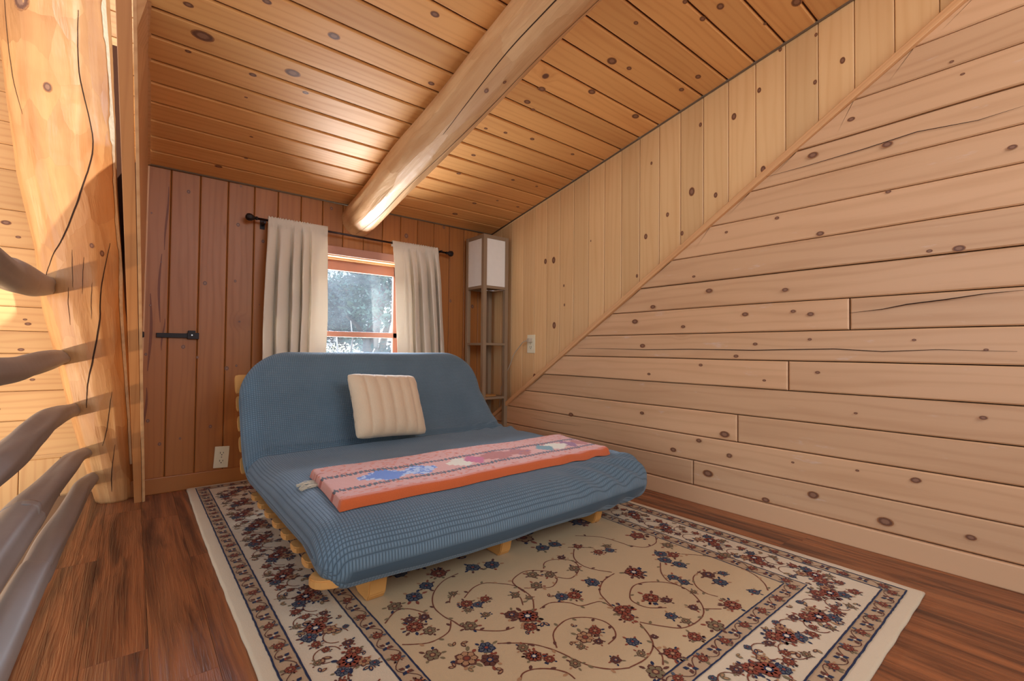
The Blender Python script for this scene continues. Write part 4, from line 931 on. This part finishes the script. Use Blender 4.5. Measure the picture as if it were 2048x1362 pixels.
for i in range(NXm+1):
    x = xst(i); col = []
    for j in range(NS+1):
        p, s = mpoint(sst(j), x, 1); col.append((bm.verts.new(p), s, x))
    for j in range(NS-1, 0, -1):
        p, s = mpoint(sst(j), x, -1); col.append((bm.verts.new(p), -s, x))
    cols.append(col)
M_ = len(cols[0])
for i in range(NXm):
    for j in range(M_):
        q4 = (cols[i][j], cols[i][(j+1)%M_], cols[i+1][(j+1)%M_], cols[i+1][j])
        f = bm.faces.new([v[0] for v in q4]); f.smooth = True
        for l, v in zip(f.loops, q4): l[uvl].uv = (v[1] if j < M_-1 else (v[1] if v[1] > 0 else 0), v[2])
for c_ in (cols[0], cols[-1]):
    try: f = bm.faces.new([v[0] for v in c_]); f.smooth = True
    except Exception: pass
bmesh.ops.recalc_face_normals(bm, faces=bm.faces)
mt = obj('futon_mattress', bm, MAT['waffle'])
tag(mt, 'thick folded futon mattress in blue waffle cover on the pine frame', 'mattress')
# piping loop at the front right corner
def mattop(x, y):
    x = max(mx0+.004, min(mx1-.004, x)); best = None
    lo, hi = 0.0, .62
    for _ in range(26):
        m = (lo+hi)/2; p, s = mpoint(m, x, 1)
        if p.y < y: lo = m
        else: hi = m
    return mpoint((lo+hi)/2, x, 1)[0].z
# ---------------------------------------------------------------- blanket
bmats = ['orange','skylit_orange','black','blue','light','magenta','cream','teal','rust','purple']; BI = {k: i for i, k in enumerate(bmats)}
bm = bmesh.new(); NP, NQ = 230, 60
cA, cB, cC, cD_ = Vector((.470,1.645)), Vector((.440,1.265)), Vector((1.585,1.270)), Vector((1.630,1.620))   # back-left, front-left, front-right, back-right
TH = .026
def bxy(p, q_):
    return (cA.lerp(cD_, p)).lerp(cB.lerp(cC, p), q_)
def pat(p, q_):
    n1 = noise.noise(Vector((p*60, q_*30, 0))); jig = .012*(1 if int(p*150) % 2 else -1)
    if abs(q_+jig-.37) < .028 or abs(q_+jig-.75) < .030:
        return 'black' if (int(p*NP) % 4) else 'rust'
    if q_ > .93: return 'orange'
    if .37 < q_ < .73:
        d = abs(q_-.55)/.16
        def dia(c, w_): return abs(p-c)/w_ + int(d*4)/4 < 1
        if dia(.17, .085): return 'blue' if dia(.17,.055) or n1 > 0 else 'light'
        if dia(.27, .06): return 'light' if n1 > -.1 else 'blue'
        if dia(.47, .035): return 'magenta'
        if dia(.42, .05): return 'cream'
        if dia(.56, .09): return 'rust'
        if dia(.66, .05): return 'purple' if n1 > .25 else 'rust'
        if dia(.78, .035): return 'teal'
        if dia(.83, .06): return 'cream'
        if dia(.90, .035): return 'purple'
        if dia(.96, .04): return 'rust'
        return 'skylit_orange'
    if q_ < .05: return 'orange' if n1 > .1 else 'skylit_orange'
    return 'skylit_orange' if n1 > -.28 else ('orange' if n1 > -.5 else 'rust')
def hb(p, q_):
    dq = min(q_*.40, (1-q_)*.40); dp = min(p*1.08, (1-p)*1.08); r = .012
    ed = lambda d: math.sqrt(max(0, 1-(1-min(1, d/r))**2))
    return TH*ed(dq)*ed(dp)
T_, B_ = [], []
for i in range(NP+1):
    p = i/NP; p = p + .0 ; ct, cb = [], []
    for j in range(NQ+1):
        t = j/NQ; q_ = .5-.5*math.cos(math.pi*t); q_ = .6*q_+.4*t
        c = bxy(p, q_); z = mattop(c.x, c.y); hh = hb(p, q_)
        fz_ = .0012*noise.noise(Vector((p*230, q_*90, 1)))
        lo = z + .0035; ct.append(bm.verts.new((c.x, c.y + fz_, lo + hh + fz_ + .001))); cb.append(bm.verts.new((c.x, c.y, lo)))
    T_.append(ct); B_.append(cb)
for i in range(NP):
    for j in range(NQ):
        f = bm.faces.new((T_[i][j], T_[i+1][j], T_[i+1][j+1], T_[i][j+1])); f.smooth = True
        t = (j+.5)/NQ; q_ = .6*(.5-.5*math.cos(math.pi*t))+.4*t; f.material_index = BI[pat((i+.5)/NP, q_)]
        bm.faces.new((B_[i][j], B_[i][j+1], B_[i+1][j+1], B_[i+1][j]))
for i in range(NP):
    for j in (0, NQ):
        f = bm.faces.new((T_[i][j], B_[i][j], B_[i+1][j], T_[i+1][j]))
for j in range(NQ):
    for i in (0, NP): bm.faces.new((T_[i][j], T_[i][j+1], B_[i][j+1], B_[i][j]))
bmesh.ops.recalc_face_normals(bm, faces=bm.faces)
bl_ = obj('folded_blanket', bm, [MAT['bl_'+k] for k in bmats]); tag(bl_, 'orange woven blanket with dark stripes and coloured diamonds folded across the mattress', 'blanket')
bm = bmesh.new(); rf = random.Random(4)
for k in range(22):
    y0 = 1.55 + rf.uniform(-.030,.030); x0 = .466; pts = []
    for s_ in range(5):
        x = x0 - .014*s_; y = y0 + (rf.uniform(-.5,.5)*.012)*s_*.6; pts.append((x, y, mattop(x, y)+.006+.003*math.sin(s_+k)))
    tube(bm, pts, .0011, 5)
obj('fringe', bm, MAT['bl_cream'], bl_)
# ---------------------------------------------------------------- pillow
bm = bmesh.new(); N1, N2 = 64, 56; pw, ph_, pt = .375, .315, .062
def pil(u, v, sd):
    # u,v in -1..1
    e_ = (1-abs(u)**3.2)*(1-abs(v)**3.2); th = pt*(max(0, e_))**.42
    ch = abs(math.sin((u*.5+.5)*math.pi*6)); th *= (.80+.20*ch**.45)
    pinch = 1-.07*(1-abs(u)**2)*0
    x = pw/2*u*(1-.05*(1-v*v)-.05*abs(v)**9); z = ph_/2*v*(1-.04*(1-u*u)-.05*abs(u)**9)
    x += .003*noise.noise(Vector((u*5, v*5, sd)))
    return Vector((x, -sd*th*(.5 if sd < 0 else 1.0) if sd > 0 else th*.62, z))
Gs = {}
for sd in (1, -1):
    g = [[None]*(N2+1) for _ in range(N1+1)]
    for i in range(N1+1):
        for j in range(N2+1):
            u = math.sin((i/N1-.5)*math.pi)*.5 + (i/N1-.5); v = math.sin((j/N2-.5)*math.pi)*.5 + (j/N2-.5)
            g[i][j] = bm.verts.new(pil(u, v, sd))
    for i in range(N1):
        for j in range(N2):
            f = bm.faces.new((g[i][j], g[i+1][j], g[i+1][j+1], g[i][j+1])); f.smooth = True
bmesh.ops.remove_doubles(bm, verts=bm.verts, dist=.0012)
bmesh.ops.recalc_face_normals(bm, faces=bm.faces)
pl_ = obj('throw_pillow', bm, MAT['pillow']); tag(pl_, 'cream plush channel-stitched throw pillow leaning on the blue backrest', 'pillow')
pl_.location = (.945, 2.085, .452); pl_.rotation_euler = (math.radians(-26), math.radians(3.5), math.radians(7))
# ---------------------------------------------------------------- shelf lamp
LX0, LX1, LY0, LY1, LH = 1.878, 2.098, 2.615, 2.840, 1.53
lp = thing('floor_lamp', 'tall square wooden shelf floor lamp with white shade panels in the corner', 'floor lamp', ((LX0+LX1)/2, (LY0+LY1)/2, 0))
lo_ = Vector(lp.location)
def lbox(name, boxes, mat, ax='z', bev=.0015, parent=lp):
    bm = bmesh.new()
    for a, b in boxes: box(bm, Vector(a)-lo_, Vector(b)-lo_, bev)
    uvbox(bm, ax); return obj(name, bm, mat, parent)
pw_ = .028
for (x, y) in ((LX0,LY0),(LX1-pw_,LY0),(LX0,LY1-pw_),(LX1-pw_,LY1-pw_)):
    lbox('leg', [((x,y,.0005),(x+pw_,y+pw_,LH-.0))], MAT['lampwood'])
def shelf(name, z, t=.016, full=True):
    bs = [((LX0+pw_,LY0+.002,z),(LX1-pw_,LY0+.018,z+t)), ((LX0+pw_,LY1-.018,z),(LX1-pw_,LY1-.002,z+t)), ((LX0+.002,LY0+pw_,z),(LX0+.018,LY1-pw_,z+t)), ((LX1-.018,LY0+pw_,z),(LX1-.002,LY1-pw_,z+t))]
    if full: bs.append(((LX0+.019,LY0+.019,z+t-.009),(LX1-.019,LY1-.019,z+t-.002)))
    return lbox(name, bs, MAT['lampwood'], 'x')
for z in (.04, .372, .752): shelf('shelf', z)
shelf('shade_frame', 1.152, .02, False); lbox('crossbar', [((LX0+.019,(LY0+LY1)/2-.012,1.154),(LX1-.019,(LY0+LY1)/2+.012,1.166))], MAT['lampwood'], 'x')
shelf('top_frame', LH-.026, .026, False)
for a, b in (((LX0+pw_,LY0+.006,1.172),(LX1-pw_,LY0+.009,LH-.026)), ((LX0+pw_,LY1-.009,1.172),(LX1-pw_,LY1-.006,LH-.026)), ((LX0+.006,LY0+pw_,1.172),(LX0+.009,LY1-pw_,LH-.026)), ((LX1-.009,LY0+pw_,1.172),(LX1-.006,LY1-pw_,LH-.026))):
    lbox('shade_panel', [(a, b)], MAT['shade'], 'x', 0)
bm = bmesh.new(); cx_, cy_ = 0, 0
tube(bm, [(0,0,1.166),(0,0,1.21)], .016, 14); obj('bulb_holder', bm, MAT['black'], lp)
bm = bmesh.new(); bmesh.ops.create_uvsphere(bm, u_segments=16, v_segments=12, radius=.03, matrix=Matrix.Translation((0,0,1.25))); obj('bulb', bm, MAT['shade'], lp, True)
bm = bmesh.new(); tube(bm, resample([Vector((1.90+.02,LY0+.10,1.150))-lo_, Vector((1.97,LY0+.03,1.140))-lo_, Vector((2.03,LY0+.02,1.146))-lo_, Vector((2.085,LY0+.015,1.152))-lo_], 14), .004, 8); obj('socket_wire', bm, MAT['chrome'], lp)
# cord: from the plug down behind the lamp
PY_, PZ_ = 2.392, .788
bm = bmesh.new(); tube(bm, [p-lo_ for p in resample([Vector((W2-.030,PY_,PZ_)), Vector((W2-.042,PY_+.045,PZ_-.012)), Vector((W2-.03,PY_+.10,PZ_-.045)), Vector((W2-.022,PY_+.17,PZ_-.10)), Vector((2.112,2.60,.62)), Vector((2.112,2.70,.45)), Vector((2.112,2.72,.2)), Vector((2.09,2.62,.006)), Vector((1.96,2.55,.006))], 50)], .0030, 8)
cd = obj('cord', bm, MAT['cord'], lp)
bm = bmesh.new(); box(bm, Vector((W2-.040,PY_-.013,PZ_-.014))-lo_, Vector((W2-.0070,PY_+.013,PZ_+.014))-lo_, .005); obj('plug', bm, MAT['cord'], cd)
# coaster on the lamp's lowest seen shelf
bm = bmesh.new(); tube(bm, [(0,0,0),(0,0,.004),(0,0,.007)], [.070,.076,.074], 40); 
co = obj('coaster', bm, MAT['futonwood']); co.location = ((LX0+LX1)/2, (LY0+LY1)/2, .387); tag(co, 'round pale wooden coaster lying on a lamp shelf', 'coaster')
# ---------------------------------------------------------------- outlets, bolt
def outlet(label, pos, rz, tilt, w_, h_):
    t = thing('wall_outlet', label, 'outlet', pos, (0, tilt, rz)); bm = bmesh.new(); box(bm, (-w_/2, -.006, -h_/2), (w_/2, -.0005, h_/2), .0025); obj('cover_plate', bm, MAT['plate'], t)
    for sgn in (1, -1):
        bm = bmesh.new(); zc_ = sgn*h_*.185
        tube(bm, [(0,-.0055,zc_),(0,-.0085,zc_)], w_*.24, 20); s_ = obj('socket', bm, MAT['plate'], t)
        bm = bmesh.new()
        box(bm, (-w_*.11-.0012,-.0092,zc_-.002), (-w_*.11+.0012,-.0078,zc_+.007)); box(bm, (w_*.10-.0012,-.0092,zc_-.001), (w_*.10+.0012,-.0078,zc_+.006))
        tube(bm, [(0,-.0078,zc_-.008),(0,-.0092,zc_-.008)], .0028, 10); obj('slot', bm, MAT['slot'], s_)
    bm = bmesh.new(); tube(bm, [(0,-.0058,0),(0,-.0075,0)], .003, 10); obj('screw', bm, MAT['chrome'], t)
outlet('ivory outlet low on the back wall, left of the futon', (.374, D, .141), 0, math.radians(3.5), .066, .112)
outlet('ivory outlet on the right wall with the lamp cord plugged in', (W2, 2.398, .763), -math.pi/2, 0, .078, .126)
sb = thing('slide_bolt', 'dark slide bolt mounted flat on the back wall boards', 'bolt', (.172, D, .776))
def sbx(name, boxes, mat=MAT['black']):
    bm = bmesh.new()
    for a, b in boxes: box(bm, [a[0]-.172, a[1]-D, a[2]-.776], [b[0]-.172, b[1]-D, b[2]-.776], .0015)
    return obj(name, bm, mat, sb)
sbx('bar', [((.088,D-.014,.765),(.240,D-.0006,.788))]); sbx('bracket', [((.213,D-.020,.760),(.262,D-.0006,.792)), ((.216,D-.018,.790),(.247,D-.0006,.803))])
bm = bmesh.new(); tube(bm, [(.232-.172,-.019,.004),(.232-.172,-.0215,.004)], .0035, 10); obj('screw', bm, MAT['chrome'], sb)
bm = bmesh.new(); box(bm, (.024,D-.010,.764),(.042,D-.0006,.792), .004); tag(obj('bolt_catch', bm, MAT['black']), 'small dark round-edged catch at the board edge left of the bolt', 'catch')
# ---------------------------------------------------------------- outside
bm = bmesh.new(); n_ = 24
gv = [[bm.verts.new((-14+i*34/n_, 3.3+j*30/n_, -2.4+.25*noise.noise(Vector((i*.7,j*.7,0)))+.03*j)) for j in range(n_+1)] for i in range(n_+1)]
for i in range(n_):
    for j in range(n_): bm.faces.new((gv[i][j],gv[i+1][j],gv[i+1][j+1],gv[i][j+1])).smooth = True
struct(obj('ground', bm, MAT['ground']), 'dry pale ground outside the window', 'ground')
def tree(name, label, base, trunk, branches, clusters, leafmat, seed, leaf=.11, n=900):
    t = thing(name, label, 'tree', base, group=None); b0 = Vector(base); rt_ = random.Random(seed)
    bm = bmesh.new(); tube(bm, [Vector(p)-b0 for p, r in trunk], [r for p, r in trunk], 12, 0, True, .25, seed)
    for br_ in branches: tube(bm, [Vector(p)-b0 for p, r in br_], [r for p, r in br_], 8, 0, True, .25, seed)
    obj('trunk', bm, MAT['bark'], t)
    for mname, cl in clusters:
        bm = bmesh.new()
        for (c, R_, cnt) in cl:
            c = Vector(c)-b0
            for k in range(cnt):
                d = Vector((rt_.gauss(0,1), rt_.gauss(0,1), rt_.gauss(0,1))).normalized()*R_*rt_.random()**.45
                p = c + Vector((d.x, d.y, d.z*.75)); L_ = leaf*rt_.uniform(.5,1.2)
                ax = Vector((rt_.uniform(-1,1), rt_.uniform(-1,1), rt_.uniform(-.6,1))).normalized(); sd = ax.cross(Vector((rt_.uniform(-1,1),rt_.uniform(-1,1),rt_.uniform(-1,1)))).normalized()
                bm.faces.new([bm.verts.new(q_) for q_ in (p, p+ax*L_*.5+sd*L_*.22, p+ax*L_, p+ax*L_*.5-sd*L_*.22)])
        obj('foliage', bm, MAT[mname], t)
    return t
# view through the glass spans roughly x 0.31..0.47 of the depth y
def VP_(fx, fz_, y): return (fx*y, y, .72+fz_*y)
rt2 = random.Random(8)
def spots(x0, x1, z0, z1, y, n, R_, cnt):
    return [(VP_(rt2.uniform(x0,x1), rt2.uniform(z0,z1), y+rt2.uniform(-.5,.5)), R_*rt2.uniform(.7,1.2), cnt) for _ in range(n)]
Y1 = 7.0
tree('evergreen_tree', 'leaning dark trunked tree filling the right of the window', (Y1*.405, Y1, -2.4),
     [((Y1*.405,Y1,-2.4),.16),(VP_(.408,-.05,Y1),.13),(VP_(.412,.02,Y1),.12),(VP_(.425,.08,Y1),.09),(VP_(.445,.15,Y1),.06)],
     [[(VP_(.43,-.03,Y1),.06),(VP_(.447,.045,Y1),.05),(VP_(.462,.075,Y1),.04),(VP_(.48,.10,Y1),.03)], [(VP_(.449,.05,Y1),.04),(VP_(.436,.08,Y1),.03),(VP_(.43,.11,Y1),.02)], [(VP_(.41,.0,Y1),.05),(VP_(.38,.05,Y1),.035),(VP_(.355,.07,Y1),.02)]],
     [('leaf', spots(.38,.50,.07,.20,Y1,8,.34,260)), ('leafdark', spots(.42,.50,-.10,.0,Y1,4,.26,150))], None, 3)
Y2 = 10.2
tree('broadleaf_tree', 'dense blue green tree filling the left of the window', (Y2*.34, Y2, -2.4),
     [((Y2*.34,Y2,-2.4),.15),(VP_(.345,-.02,Y2),.12),(VP_(.35,.06,Y2),.08),(VP_(.352,.13,Y2),.05)],
     [[(VP_(.345,0,Y2),.05),(VP_(.37,.04,Y2),.03),(VP_(.385,.06,Y2),.02)], [(VP_(.345,0.02,Y2),.05),(VP_(.32,.06,Y2),.03)]],
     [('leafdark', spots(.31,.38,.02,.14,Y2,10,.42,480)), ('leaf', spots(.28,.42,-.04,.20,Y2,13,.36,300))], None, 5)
Y3 = 5.2
tree('shrub', 'pale dry twiggy shrub low in the window', (Y3*.36, Y3, -2.4),
     [((Y3*.36,Y3,-2.4),.05),(VP_(.36,-.10,Y3),.03),(VP_(.355,-.02,Y3),.012)],
     [[(VP_(.36,-.09,Y3),.02),(VP_(.34,-.03,Y3),.012),(VP_(.335,.03,Y3),.006)], [(VP_(.36,-.09,Y3),.02),(VP_(.40,-.04,Y3),.012),(VP_(.42,-.0,Y3),.006)], [(VP_(.36,-.06,Y3),.015),(VP_(.37,.02,Y3),.008),(VP_(.365,.06,Y3),.004)]],
     [('leafpale', spots(.30,.40,-.10,.0,Y3,9,.15,110) + spots(.40,.50,-.12,-.04,Y3,4,.14,60))], None, 6, .035)
tree('distant_tree', 'hazy tree far behind the others', (12*.44, 13, -2.2),
     [((12*.44,13,-2.2),.2),(VP_(.42,.05,13),.12),(VP_(.42,.15,13),.06)], [],
     [('leaf', spots(.26,.41,.0,.17,13,12,.9,260) + spots(.44,.52,.11,.2,13,5,.8,200) + spots(.26,.54,-.14,-.03,13,10,.9,300))], None, 7, .12)
